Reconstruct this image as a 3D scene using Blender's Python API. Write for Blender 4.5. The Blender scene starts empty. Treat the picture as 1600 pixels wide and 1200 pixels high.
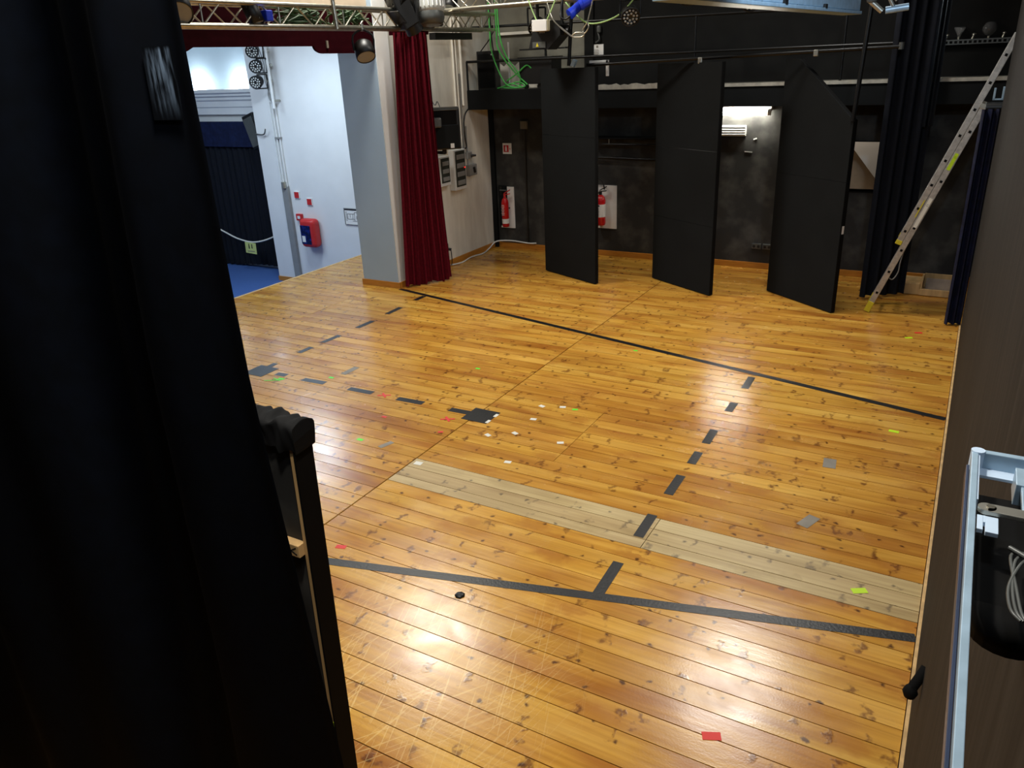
import bpy, bmesh, math, random
from mathutils import Vector, Matrix
random.seed(7)
S = bpy.context.scene
COL = S.collection
PI = math.pi

# ------------------------------------------------------------------ camera, light, exposure
cd = bpy.data.cameras.new('camera'); cam = bpy.data.objects.new('camera', cd); COL.objects.link(cam)
R3 = ((0.867,0.496,-0.043),(0.156,-0.353,-0.922),(-0.473,0.793,-0.384))
yaw, pitch, roll = 0.537, 0.394, 0.046
fw = Vector((-math.sin(yaw)*math.cos(pitch), math.cos(yaw)*math.cos(pitch), -math.sin(pitch)))
rt = Vector((math.cos(yaw), math.sin(yaw), 0)); dn = fw.cross(rt)
r2 = rt*math.cos(roll) + dn*math.sin(roll); d2 = -rt*math.sin(roll) + dn*math.cos(roll)
M4 = Matrix.Identity(4)
for i in range(3):
    M4[i][0] = r2[i]; M4[i][1] = -d2[i]; M4[i][2] = -fw[i]
M4[0][3], M4[1][3], M4[2][3] = 0, 0, 2.9
cam.matrix_world = M4
cd.sensor_width = 36; cd.lens = 36*1216.24/1600; cd.clip_start = .01; cd.clip_end = 100
S.camera = cam
S.view_settings.view_transform = 'Standard'; S.view_settings.look = 'None'
S.view_settings.gamma = 1; S.view_settings.use_curve_mapping = False
S.view_settings.exposure = 0.0
w = bpy.data.worlds.new('world'); S.world = w; w.use_nodes = True
w.node_tree.nodes['Background'].inputs[0].default_value = (.9, .95, 1, 1)
w.node_tree.nodes['Background'].inputs[1].default_value = .03

def area(name, loc, target, sx, sy, power, color, spread=180):
    l = bpy.data.lights.new(name, 'AREA'); l.shape = 'RECTANGLE'; l.size = sx; l.size_y = sy
    l.energy = power; l.color = color; l.spread = math.radians(spread)
    o = bpy.data.objects.new(name, l); COL.objects.link(o); o.location = loc
    o.rotation_euler = (Vector(target)-Vector(loc)).to_track_quat('-Z', 'Y').to_euler()
    return o
WARM = (1, .965, .88); COOL = (.66, .83, 1)
area('ceiling_lamp_left', (-6.2, 7.7, 5.5), (-5.7, 7.4, 0), .95, .9, 175, WARM, 172)
area('ceiling_lamp_right', (-1.9, 8.9, 5.5), (-2.2, 7.4, 0), .9, 1.15, 130, (1, .97, .91), 150)
area('near_floor_fill', (-2.4, 1.6, 5.8), (-2.2, 3.0, 0), 1.8, 1.8, 86, WARM, 115)  # added unseen soft light that fills the near floor
area('hall_lamp_low', (-9.42, 8.98, 3.5), (-9.4, 8.9, 0), .62, .62, 70, COOL)
area('hall_lamp_ceiling', (-11.5, 6.2, 4.4), (-11.0, 8.0, 0), 3.0, 2.4, 155, COOL)
area('flat_edge_fill', (-.8, .88, 4.0), (-1.5, 1.5, 1.2), .15, .15, 38, (1, .93, .82))  # added unseen light for the timber edge of the flat
area('near_cool_fill', (.0, .3, 4.4), (-.4, 1.6, 1.2), .25, .25, 12, (.86, .93, 1))  # added unseen cool light on the near frame and drape
sp_l = bpy.data.lights.new('box_fill_spot', 'SPOT'); sp_l.energy = 150; sp_l.color = COOL; sp_l.spot_size = 1.7; sp_l.spot_blend = .5; sp_l.shadow_soft_size = .1  # added unseen spot that brightens the pale box face
sp_o = bpy.data.objects.new('box_fill_spot', sp_l); COL.objects.link(sp_o); sp_o.location = (.02, 3.8, 3.95)
sp_o.rotation_euler = (Vector((-.95, 4.9, 3.15))-Vector((.02, 3.8, 3.95))).to_track_quat('-Z', 'Y').to_euler()

# ------------------------------------------------------------------ materials
def lin(c):
    return tuple(((v/255)/12.92 if v <= 10 else ((v/255+.055)/1.055)**2.4) for v in c)
def base_mat(name):
    m = bpy.data.materials.new(name); m.use_nodes = True
    nt = m.node_tree; return m, nt, nt.nodes['Principled BSDF']
def nd(nt, t, **kw):
    n = nt.nodes.new(t)
    for k, v in kw.items():
        if k == 'op': n.operation = v
        else: setattr(n, k, v)
    return n
def mat(name, c, rough=.6, metal=0, var=.12, scale=9, stretch=(1,1,1), bump=.0, spec=.5, c2=None, detail=5, lo=.35, hi=.65):
    m, nt, b = base_mat(name)
    tc = nd(nt, 'ShaderNodeNewGeometry'); mp = nd(nt, 'ShaderNodeMapping'); mp.inputs['Scale'].default_value = stretch
    nt.links.new(tc.outputs['Position'], mp.inputs['Vector'])
    n = nd(nt, 'ShaderNodeTexNoise'); n.inputs['Scale'].default_value = scale; n.inputs['Detail'].default_value = detail
    nt.links.new(mp.outputs[0], n.inputs['Vector'])
    r = nd(nt, 'ShaderNodeValToRGB'); a = lin(c)
    e = r.color_ramp.elements
    e[0].position = lo; e[1].position = hi
    bb = lin(c2) if c2 else tuple(min(1, v*(1+var)) for v in a)
    aa = a if c2 else tuple(v*(1-var) for v in a)
    e[0].color = (*aa, 1); e[1].color = (*bb, 1)
    nt.links.new(n.outputs['Fac'], r.inputs[0]); nt.links.new(r.outputs[0], b.inputs['Base Color'])
    b.inputs['Roughness'].default_value = rough; b.inputs['Metallic'].default_value = metal
    b.inputs['Specular IOR Level'].default_value = spec
    if bump:
        bp = nd(nt, 'ShaderNodeBump'); bp.inputs['Strength'].default_value = bump; bp.inputs['Distance'].default_value = .01
        nt.links.new(n.outputs['Fac'], bp.inputs['Height']); nt.links.new(bp.outputs[0], b.inputs['Normal'])
    return m
def emit(name, c, s):
    m, nt, b = base_mat(name)
    b.inputs['Base Color'].default_value = (*lin(c), 1)
    b.inputs['Emission Color'].default_value = (*lin(c), 1); b.inputs['Emission Strength'].default_value = s
    return m
def glass(name, c=(1,1,1), rough=.05):
    m, nt, b = base_mat(name)
    b.inputs['Base Color'].default_value = (*c, 1); b.inputs['Transmission Weight'].default_value = 1
    b.inputs['Roughness'].default_value = rough; b.inputs['IOR'].default_value = 1.45
    return m

def wood_floor(name, light, mid, dark, knot, rough=.22, knots=1.0, redden=.75):
    m, nt, b = base_mat(name); L = nt.links.new
    def math_(op, a, c=None, clamp=False):
        n = nd(nt, 'ShaderNodeMath', op=op); n.use_clamp = clamp
        for i, v in enumerate((a, c)):
            if v is None: continue
            if isinstance(v, (int, float)): n.inputs[i].default_value = v
            else: L(v, n.inputs[i])
        return n.outputs[0]
    def mix(f, a, c, mode='MIX'):
        n = nd(nt, 'ShaderNodeMix', data_type='RGBA', blend_type=mode)
        for s, v in ((n.inputs[0], f), (n.inputs[6], a), (n.inputs[7], c)):
            if isinstance(v, (int, float)): s.default_value = v
            elif isinstance(v, tuple): s.default_value = (*v, 1)
            else: L(v, s)
        return n.outputs[2]
    geo = nd(nt, 'ShaderNodeNewGeometry'); inf = nd(nt, 'ShaderNodeObjectInfo')
    rnd = inf.outputs['Random']
    cx = nd(nt, 'ShaderNodeCombineXYZ'); L(math_('MULTIPLY', rnd, 61.0), cx.inputs[0]); L(math_('MULTIPLY', rnd, 23.0), cx.inputs[1])
    add = nd(nt, 'ShaderNodeVectorMath', op='ADD'); L(geo.outputs['Position'], add.inputs[0]); L(cx.outputs[0], add.inputs[1])
    V = add.outputs[0]
    def mapped(sx, sy, rot=0):
        mp = nd(nt, 'ShaderNodeMapping'); mp.inputs['Scale'].default_value = (sx, sy, 1); mp.inputs['Rotation'].default_value = (0, 0, rot)
        L(V, mp.inputs[0]); return mp.outputs[0]
    def noise(vec, sc=1, det=4, dist=0):
        n = nd(nt, 'ShaderNodeTexNoise'); n.inputs['Scale'].default_value = sc; n.inputs['Detail'].default_value = det
        n.inputs['Distortion'].default_value = dist; L(vec, n.inputs['Vector']); return n.outputs['Fac']
    def ramp(f, stops):
        r = nd(nt, 'ShaderNodeValToRGB'); e = r.color_ramp.elements
        while len(e) < len(stops): e.new(.5)
        for k, (p, c) in enumerate(stops): e[k].position = p; e[k].color = (*c, 1)
        L(f, r.inputs[0]); return r.outputs[0]
    grain = noise(mapped(1.1, 42), 1, 5, .6)
    broad = noise(mapped(.9, 5.0), 1, 3, .4)
    col = ramp(broad, [(.28, lin(dark)), (.5, lin(mid)), (.72, lin(light))])
    g2 = ramp(grain, [(.28, (.60, .50, .40)), (.6, (1, 1, 1))])
    col = mix(.55, col, g2, 'MULTIPLY')
    # board to board tint
    col = mix(redden, col, inf.outputs['Color'], 'MULTIPLY')
    # knots: small round ones and feathery marks lying across the board
    jit = nd(nt, 'ShaderNodeTexNoise'); jit.inputs['Scale'].default_value = 16; jit.inputs['Detail'].default_value = 3; L(V, jit.inputs['Vector'])
    jv = nd(nt, 'ShaderNodeVectorMath', op='MULTIPLY_ADD'); L(jit.outputs['Color'], jv.inputs[0])
    def knot_layer(sx, sy, rot, r0, r1, thr, jamp):
        jv = nd(nt, 'ShaderNodeVectorMath', op='SCALE'); L(jit.outputs['Color'], jv.inputs[0]); jv.inputs[3].default_value = jamp
        av = nd(nt, 'ShaderNodeVectorMath', op='ADD'); L(mapped(sx, sy, rot), av.inputs[0]); L(jv.outputs[0], av.inputs[1])
        v = nd(nt, 'ShaderNodeTexVoronoi'); v.voronoi_dimensions = '2D'; v.inputs['Scale'].default_value = 1; L(av.outputs[0], v.inputs['Vector'])
        sp = nd(nt, 'ShaderNodeSeparateColor'); L(v.outputs['Color'], sp.inputs[0])
        gate = math_('GREATER_THAN', sp.outputs[0], thr)
        rr = math_('MULTIPLY', sp.outputs[1], 1.0)
        mr = nd(nt, 'ShaderNodeMapRange', interpolation_type='SMOOTHSTEP')
        mr.inputs[1].default_value = r0; mr.inputs[2].default_value = r1; mr.inputs[3].default_value = 1; mr.inputs[4].default_value = 0
        L(math_('ADD', v.outputs['Distance'], math_('MULTIPLY', rr, r0*.6)), mr.inputs[0])
        return math_('MULTIPLY', mr.outputs[0], gate)
    k1 = knot_layer(5.6, 6.6, 0, .03, .13, .60, .4)
    k2 = knot_layer(5.6, 2.5, .45, .02, .17, .50, .8)
    k2b = knot_layer(5.0, 2.6, -.35, .02, .17, .56, .9)
    halo = knot_layer(2.0, 3.6, .2, .10, .42, .42, .5)
    col = mix(math_('MULTIPLY', halo, .62*knots), col, lin(dark))
    col = mix(math_('MULTIPLY', k2, .78*knots), col, lin(knot))
    col = mix(math_('MULTIPLY', k2b, .68*knots), col, lin(knot))
    col = mix(math_('MULTIPLY', k1, .88*knots), col, tuple(v*.5 for v in lin(knot)))
    L(col, b.inputs['Base Color'])
    rg = nd(nt, 'ShaderNodeMapRange'); rg.inputs[1].default_value = .3; rg.inputs[2].default_value = .7
    rg.inputs[3].default_value = rough-.04; rg.inputs[4].default_value = rough+.08
    sc = noise(mapped(3, 3), 1, 6, .5); L(sc, rg.inputs[0]); L(rg.outputs[0], b.inputs['Roughness'])
    bh = math_('ADD', math_('MULTIPLY', noise(mapped(9, 30), 1, 3), .6), math_('ADD', math_('MULTIPLY', grain, .25), math_('MULTIPLY', k2, .5)))
    fine = noise(mapped(95, 110, .6), 1, 2)
    scr = None
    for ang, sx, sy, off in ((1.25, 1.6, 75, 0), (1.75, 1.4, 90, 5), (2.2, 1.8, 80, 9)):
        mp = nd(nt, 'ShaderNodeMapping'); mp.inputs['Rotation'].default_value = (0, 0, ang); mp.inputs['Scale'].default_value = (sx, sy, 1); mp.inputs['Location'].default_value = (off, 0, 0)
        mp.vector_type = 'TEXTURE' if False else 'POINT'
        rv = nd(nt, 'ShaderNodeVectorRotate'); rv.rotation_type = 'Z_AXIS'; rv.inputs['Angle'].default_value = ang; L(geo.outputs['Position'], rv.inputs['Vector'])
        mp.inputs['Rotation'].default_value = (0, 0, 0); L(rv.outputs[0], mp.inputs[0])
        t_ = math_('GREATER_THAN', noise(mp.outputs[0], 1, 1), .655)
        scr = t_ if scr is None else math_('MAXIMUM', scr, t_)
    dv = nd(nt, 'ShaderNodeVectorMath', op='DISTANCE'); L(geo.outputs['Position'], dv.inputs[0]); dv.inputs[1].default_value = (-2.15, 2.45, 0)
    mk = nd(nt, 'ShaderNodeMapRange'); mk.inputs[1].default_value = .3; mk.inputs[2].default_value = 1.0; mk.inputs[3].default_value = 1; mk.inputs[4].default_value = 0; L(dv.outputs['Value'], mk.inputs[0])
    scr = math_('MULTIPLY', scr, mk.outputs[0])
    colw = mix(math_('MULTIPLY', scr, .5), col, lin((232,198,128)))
    L(colw, b.inputs['Base Color'])
    bh = math_('ADD', bh, math_('MULTIPLY', fine, .32)); bh = math_('ADD', bh, math_('MULTIPLY', scr, -.35))
    bp = nd(nt, 'ShaderNodeBump'); bp.inputs['Strength'].default_value = .10; bp.inputs['Distance'].default_value = .006
    L(bh, bp.inputs['Height']); L(bp.outputs[0], b.inputs['Normal'])
    b.inputs['Specular IOR Level'].default_value = .5
    return m

M = {}
M['board'] = wood_floor('varnished pine', (218,170,80), (202,149,60), (166,106,40), (92,44,16))
M['bare'] = wood_floor('bare pine', (204,182,132), (188,163,112), (160,134,84), (62,42,24), rough=.42, knots=.8, redden=.35)
M['sub'] = mat('dark gap', (30,18,8), .9)
M['white'] = mat('white wall paint', (226,226,224), .7, var=.03, scale=2)
M['hallblue'] = mat('pale blue hall paint', (196,214,224), .7, var=.03, scale=2)
M['frontgrey'] = mat('pale grey-blue column front', (164,184,200), .7, var=.03, scale=2)
M['traywood'] = mat('grey old wood', (150,132,116), .7, scale=12)
M['edgeplaster'] = mat('greyish plaster edge', (150,147,138), .8, scale=14, c2=(178,174,162))
M['cream'] = mat('stained cream plaster', (216,210,197), .75, scale=3, c2=(232,227,215), stretch=(1,2.5,.6))
M['beige'] = mat('beige plaster', (190,172,148), .75, var=.05)
M['black'] = mat('matt black wall paint', (36,36,35), .75, scale=4, c2=(84,83,79), lo=.45, hi=.85, detail=9, bump=.1)
M['blackup'] = mat('shaded upper black paint', (13,13,13), .85, scale=4, c2=(20,20,19), spec=.2)
M['greyup'] = mat('mottled dark grey', (98,95,85), .75, scale=3, c2=(122,119,106), detail=8)
M['panel'] = mat('black flat paint', (21,23,24), .85, var=.1, scale=3, spec=.15)
M['paneledge'] = mat('black edge', (8,8,8), .8, spec=.15)
M['wallr'] = mat('brown-black brushed boards', (17,15,14), .75, scale=3, stretch=(8,8,.5), c2=(42,38,34), spec=.25, bump=.12, lo=.4, hi=.72)
M['dark'] = mat('black plastic', (14,14,15), .45, var=.2)
M['darkm'] = mat('black painted steel', (18,18,18), .38, .3, var=.2)
M['ceil'] = mat('black ceiling', (20,20,20), .9)
M['alu'] = mat('aluminium tube', (190,186,172), .3, .9, scale=20)
M['alud'] = mat('dull aluminium', (172,170,160), .38, .75, scale=20)
M['lad'] = mat('ladder aluminium', (176,174,170), .42, .55, scale=30, var=.15)
M['orange'] = mat('varnished skirting', (186,122,44), .35, scale=6, stretch=(1,1,9))
M['rawwood'] = mat('raw wood', (204,166,112), .6, scale=14, var=.18, stretch=(1,1,.2))
M['red'] = mat('red velvet', (86,8,24), .85, scale=30, c2=(104,11,30), spec=.15)
M['dred'] = mat('dark red cloth', (38,4,10), .9, scale=12, spec=.03)
M['navy'] = mat('navy black velvet', (9,12,20), .8, scale=20, c2=(13,17,28), spec=.25)
M['drape'] = mat('black drape', (6,11,20), .85, scale=14, c2=(9,16,28), spec=.15)
M['bluecloth'] = mat('blue velvet', (17,24,52), .8, scale=14, c2=(24,34,68), spec=.2)
M['bluefloor'] = mat('blue carpet', (62,96,158), .85, scale=60, var=.08)
M['tape'] = mat('black gaffer tape', (15,15,16), .4, scale=60, var=.3, bump=.15)
M['white_m'] = mat('white enamel', (225,226,224), .35, var=.04)
M['paper'] = mat('white paper', (228,226,222), .7, var=.03)
M['pale'] = mat('pale painted metal', (152,176,194), .38, .25, scale=22, var=.12)
M['palewhite'] = mat('pale white plastic', (186,205,225), .4, var=.05)
M['redp'] = mat('red enamel', (186,16,20), .3, var=.08)
M['redmat'] = mat('red plastic', (196,44,44), .4, var=.06)
M['green'] = mat('green cable', (70,170,76), .45, var=.15)
M['palegreen'] = mat('pale green cable', (170,205,130), .45, var=.1)
M['blueplug'] = mat('blue plug', (22,52,190), .4, var=.1)
M['yellow'] = mat('yellow plastic', (206,190,40), .45, var=.1)
M['lime'] = mat('fluorescent lime tape', (190,225,20), .5, var=.05)
M['greent'] = mat('green tape', (90,225,50), .5, var=.05)
M['redt'] = mat('red tape', (215,44,34), .5, var=.05)
M['whitet'] = mat('white tape', (222,218,205), .5, var=.05)
M['greyt'] = mat('grey tape', (128,120,108), .5, var=.12)
M['grey'] = mat('grey plastic', (140,140,138), .5, var=.05)
M['greyd'] = mat('dark grey plastic', (78,80,78), .4, var=.1)
M['silver'] = mat('silver lamp body', (196,198,192), .35, .1, var=.06)
M['rope'] = mat('white rope', (222,218,205), .7, scale=120, var=.15)
M['ink'] = mat('black ink', (25,25,25), .6, var=.02)
M['lens'] = mat('clear lens', (205,208,205), .15, .2, var=.05)
M['glass'] = glass('clear glass', (.95,.95,.95), .08); M['glass'].node_tree.nodes['Principled BSDF'].inputs['Transmission Weight'].default_value = .92
M['smoke'] = mat('smoked cover', (60,62,56), .2, var=.1)
M['darkblue'] = mat('dark blue glass', (14,20,58), .12, var=.3, scale=18, c2=(30,44,120), lo=.45, hi=.7)
M['frost'] = mat('frosted lens', (150,150,145), .4, var=.05)
M['tube'] = emit('lit tube', (255,250,235), 75)
M['redled'] = emit('red led', (255,40,30), 1.2)
M['yellowpaper'] = mat('yellow paper', (205,212,130), .7, var=.05)
M['worn'] = mat('pale cloth streaks', (14,20,28), .45, scale=22, stretch=(3,1,.28), c2=(196,212,226), lo=.42, hi=.78, detail=8)  # pale streaks for the patch on the near drape
M['beigebox'] = mat('beige plastic', (205,196,160), .45, var=.06)

# pale patch: streaks that fade out towards the patch's own edges
def streak_mat():
    m, nt, b = base_mat('streaked cloth patch'); L = nt.links.new
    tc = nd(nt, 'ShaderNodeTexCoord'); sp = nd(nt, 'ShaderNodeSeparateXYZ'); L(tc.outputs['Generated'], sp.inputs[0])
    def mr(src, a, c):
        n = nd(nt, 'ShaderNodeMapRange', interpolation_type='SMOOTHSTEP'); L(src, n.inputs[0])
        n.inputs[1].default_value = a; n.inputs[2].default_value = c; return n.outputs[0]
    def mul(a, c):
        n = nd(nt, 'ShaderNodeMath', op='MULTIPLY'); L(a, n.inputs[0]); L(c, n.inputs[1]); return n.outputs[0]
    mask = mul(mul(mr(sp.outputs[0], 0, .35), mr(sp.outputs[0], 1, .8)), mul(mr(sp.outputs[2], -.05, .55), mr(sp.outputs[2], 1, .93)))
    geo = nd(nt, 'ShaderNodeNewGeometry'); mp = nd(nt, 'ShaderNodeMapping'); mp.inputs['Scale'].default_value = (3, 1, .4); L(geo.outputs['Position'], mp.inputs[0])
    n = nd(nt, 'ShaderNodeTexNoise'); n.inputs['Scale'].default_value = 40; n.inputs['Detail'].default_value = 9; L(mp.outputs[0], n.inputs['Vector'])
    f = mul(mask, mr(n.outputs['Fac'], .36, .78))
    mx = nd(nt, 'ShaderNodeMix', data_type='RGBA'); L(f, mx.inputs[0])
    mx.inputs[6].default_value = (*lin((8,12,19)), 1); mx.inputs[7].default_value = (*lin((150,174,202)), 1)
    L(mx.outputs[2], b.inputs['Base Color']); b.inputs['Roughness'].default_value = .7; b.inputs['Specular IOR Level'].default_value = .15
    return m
M['worn'] = streak_mat()  # material of the pale streaked patch on the near drape
# ------------------------------------------------------------------ mesh helper
class MB:
    def __init__(s): s.v = []; s.f = []; s.sm = []
    def add(s, vs, fs, smooth=False):
        o = len(s.v); s.v += [tuple(v) for v in vs]; s.f += [tuple(i+o for i in f) for f in fs]; s.sm += [smooth]*len(fs); return s
    def box(s, c, d, rot=None, ch=0, seg=2):
        x, y, z = d[0]/2, d[1]/2, d[2]/2
        c = Vector(c)
        if ch:
            bm = bmesh.new(); bmesh.ops.create_cube(bm, size=1)
            for v in bm.verts: v.co = Vector((v.co.x*d[0], v.co.y*d[1], v.co.z*d[2]))
            bmesh.ops.bevel(bm, geom=bm.edges[:], offset=ch, segments=seg, profile=.5, affect='EDGES')
            bm.verts.index_update()
            vs = [v.co.copy() for v in bm.verts]; fs = [tuple(v.index for v in f.verts) for f in bm.faces]; bm.free()
        else:
            vs = [Vector((i, j, k)) for i in (-x, x) for j in (-y, y) for k in (-z, z)]
            fs = [(0,1,3,2),(4,6,7,5),(0,4,5,1),(2,3,7,6),(0,2,6,4),(1,5,7,3)]
        if rot is not None: vs = [rot @ v for v in vs]
        return s.add([v+c for v in vs], fs)
    def bb(s, x0, x1, y0, y1, z0, z1, ch=0): return s.box(((x0+x1)/2, (y0+y1)/2, (z0+z1)/2), (x1-x0, y1-y0, z1-z0), None, ch)
    def cyl(s, a, b, r, n=10, r2=None, caps=True, smooth=True):
        a, b = Vector(a), Vector(b); d = (b-a).normalized(); r2 = r if r2 is None else r2
        u = d.cross(Vector((0,0,1)) if abs(d.z) < .9 else Vector((1,0,0))).normalized(); w_ = d.cross(u)
        vs = []
        for p, rr in ((a, r), (b, r2)):
            vs += [p + (u*math.cos(2*PI*i/n) + w_*math.sin(2*PI*i/n))*rr for i in range(n)]
        s.add(vs, [(i, (i+1) % n, n+(i+1) % n, n+i) for i in range(n)], smooth)
        if caps: s.add(vs, [tuple(reversed(range(n))), tuple(range(n, 2*n))])
        return s
    def tube(s, pts, r, n=6, sub=6):
        P = [Vector(p) for p in pts]
        if sub > 1 and len(P) > 2:
            Q = []
            for i in range(len(P)-1):
                p0, p1, p2, p3 = P[max(i-1,0)], P[i], P[i+1], P[min(i+2,len(P)-1)]
                for k in range(sub):
                    t = k/sub
                    Q.append(.5*((2*p1)+(-p0+p2)*t+(2*p0-5*p1+4*p2-p3)*t*t+(-p0+3*p1-3*p2+p3)*t*t*t))
            Q.append(P[-1]); P = Q
        vs = []; u = None
        for i, p in enumerate(P):
            d = (P[min(i+1,len(P)-1)]-P[max(i-1,0)]).normalized()
            if u is None: u = d.cross(Vector((0,0,1)) if abs(d.z) < .9 else Vector((1,0,0))).normalized()
            u = (u - d*u.dot(d)).normalized(); w_ = d.cross(u)
            vs += [p+(u*math.cos(2*PI*k/n)+w_*math.sin(2*PI*k/n))*r for k in range(n)]
        m = len(P)
        s.add(vs, [(i*n+k, i*n+(k+1) % n, (i+1)*n+(k+1) % n, (i+1)*n+k) for i in range(m-1) for k in range(n)], True)
        return s.add(vs, [tuple(reversed(range(n))), tuple(range((m-1)*n, m*n))])
    def lathe(s, prof, c=(0,0,0), n=20, rot=None):
        c = Vector(c); vs = []
        for r, z in prof:
            for i in range(n):
                v = Vector((r*math.cos(2*PI*i/n), r*math.sin(2*PI*i/n), z))
                vs.append((rot @ v if rot is not None else v)+c)
        m = len(prof)
        return s.add(vs, [(j*n+i, j*n+(i+1) % n, (j+1)*n+(i+1) % n, (j+1)*n+i) for j in range(m-1) for i in range(n)], True)
    def prism(s, poly, a, b, axis):       # polygon in the two other axes, extruded along axis
        def P(u, v, t): return {'x': (t, u, v), 'y': (u, t, v), 'z': (u, v, t)}[axis]
        n = len(poly); vs = [P(u, v, a) for u, v in poly]+[P(u, v, b) for u, v in poly]
        return s.add(vs, [tuple(range(n)), tuple(reversed(range(n, 2*n)))]+[(i, n+i, n+(i+1) % n, (i+1) % n) for i in range(n)])
    def grid(s, fn, nu, nv, smooth=True):
        vs = [fn(i/nu, j/nv) for j in range(nv+1) for i in range(nu+1)]
        return s.add(vs, [(j*(nu+1)+i, j*(nu+1)+i+1, (j+1)*(nu+1)+i+1, (j+1)*(nu+1)+i) for j in range(nv) for i in range(nu)], smooth)
    def xf(s, mt): s.v = [tuple(mt @ Vector(v)) for v in s.v]; return s
    def mesh(s, name, m, off=(0,0,0)):
        me = bpy.data.meshes.new(name); me.from_pydata([(v[0]-off[0], v[1]-off[1], v[2]-off[2]) for v in s.v], [], s.f)
        me.polygons.foreach_set('use_smooth', s.sm); me.update()
        bm = bmesh.new(); bm.from_mesh(me); bmesh.ops.recalc_face_normals(bm, faces=bm.faces); bm.to_mesh(me); bm.free()
        me.materials.append(M[m] if isinstance(m, str) else m); return me

def wloc(o):
    p = Vector(o.location)
    while o.parent: o = o.parent; p += Vector(o.location)
    return p
def thing(name, label, cat, loc=(0,0,0), group=None):
    o = bpy.data.objects.new(name, None); COL.objects.link(o); o.location = loc; o.empty_display_size = .1
    o['label'] = label; o['category'] = cat
    if group: o['group'] = group
    return o
def part(name, mb, m, parent, label=None, kind=None, org=None):
    """a mesh given in world coordinates, stored relative to its parent"""
    base = wloc(parent) if parent else Vector((0,0,0))
    org = base if org is None else Vector(org)
    o = bpy.data.objects.new(name, mb.mesh(name, m, org)); COL.objects.link(o)
    if parent: o.parent = parent
    o.location = org - base
    if label: o['label'] = label
    if kind: o['kind'] = kind
    return o
def single(name, mb, m, label, cat, loc=(0,0,0), group=None):
    o = bpy.data.objects.new(name, mb.mesh(name, m, loc)); COL.objects.link(o); o.location = loc
    o['label'] = label; o['category'] = cat
    if group: o['group'] = group
    return o
def struct(name, mb, m, parent=None):
    o = bpy.data.objects.new(name, mb.mesh(name, m)); COL.objects.link(o)
    if parent: o.parent = parent
    else: o['kind'] = 'structure'
    return o
def dup(root, loc, label, group=None):
    r = root.copy(); COL.objects.link(r); r.location = loc; r['label'] = label
    if group: r['group'] = group
    for ch in list(root.children):
        c = ch.copy(); COL.objects.link(c); c.parent = r
        for g in list(ch.children):
            d = g.copy(); COL.objects.link(d); d.parent = c
    return r
def rotm(a, axis): return Matrix.Rotation(a, 3, axis)

# ------------------------------------------------------------------ room shell
XL, XR, YB = -6.84, .136, 11.17
XA = -8.65                     # edge of the stage apron
floor = struct('floor', MB().bb(XA+.01, .30, -1.5, YB, -.06, -.022), 'sub')
rows = [-.30]
while rows[-1] < 2.0: rows.append(rows[-1]+.149)
rows[-1] = 2.081
rows += [2.225, 2.366, 2.554, 2.706, 2.855, 3.007]
for k in range(1, 8): rows.append(3.007+(3.969-3.007)*k/7)
rows += [4.07, 4.21, 4.346]
y = 4.346; n = 49
for k in range(1, n+1): rows.append(4.346+(YB-4.346)*k/n)
SEAM1, SEAM2, SEAM3 = -3.506, -7.11, -2.494
g = .0028
for i in range(len(rows)-1):
    y0, y1 = rows[i], rows[i+1]; yc = (y0+y1)/2
    xend = XR-.018 if yc < 9.42 else .29
    cuts = [SEAM1, xend]
    if 3.96 < yc < 4.35: cuts = [SEAM1, -1.47, xend]
    elif 4.77 < yc < 5.68: cuts = [SEAM1, SEAM3, xend]
    if yc > 1.6:
        cuts = [SEAM2] + cuts
        if 4 < yc < 11.1: cuts = [XA] + cuts
    for a, b_ in zip(cuts[:-1], cuts[1:]):
        dz = random.uniform(-.0006, 0)
        ga_ = .006 if abs(a-SEAM1) < .01 else g*.8
        mb = MB().bb(a+ga_, b_-(.005 if abs(b_-SEAM1) < .01 else g*.8), y0+g, y1-g, -.02, dz)
        bare = 3.96 < yc < 4.35 and a >= SEAM1-.01
        pk = part('plank', mb, 'bare' if bare else 'board', floor, org=((a+b_)/2, yc, 0))
        q = random.random(); v = random.uniform(.92, 1.08)
        tint = (v, v*random.uniform(.95, 1.01), v*random.uniform(.9, 1.02))
        if q < .13: tint = (.80, .68, .60)
        if (a < -7 < b_ or abs(a-SEAM2) < .01) and 4.72 < yc < 4.95: tint = (.74, .60, .56)
        if a >= SEAM1-.01 and (5.85 < yc < 6.0 or 7.9 < yc < 8.02): tint = (.78, .64, .54)
        pk.color = (*tint, 1)

# back wall with the small window opening
wx0, wx1, wz0, wz1 = -1.41, -1.03, 1.13, 1.75
bw = MB().bb(XL-.2, wx0, YB, YB+.2, -.1, 2.5).bb(wx1, .35, YB, YB+.2, -.1, 2.5).bb(wx0, wx1, YB, YB+.2, -.1, wz0).bb(wx0, wx1, YB, YB+.2, wz1, 2.5)
wall_back = struct('wall_back', bw, 'black')
struct('wall_back_upper', MB().bb(-5.12, .35, YB, YB+.2, 2.5, 6.25), 'blackup')  # darker colour keeps this side dark, where less light falls
struct('wall_back_upper_left', MB().bb(XL-.2, -5.12, YB+.04, YB+.24, 2.5, 6.25), 'greyup')  # lighter grey puts the light from the left into the colour
struct('trim_6', MB().bb(-5.16, -5.02, YB-.03, YB, 2.5, 6.25), 'blackup')
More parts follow.
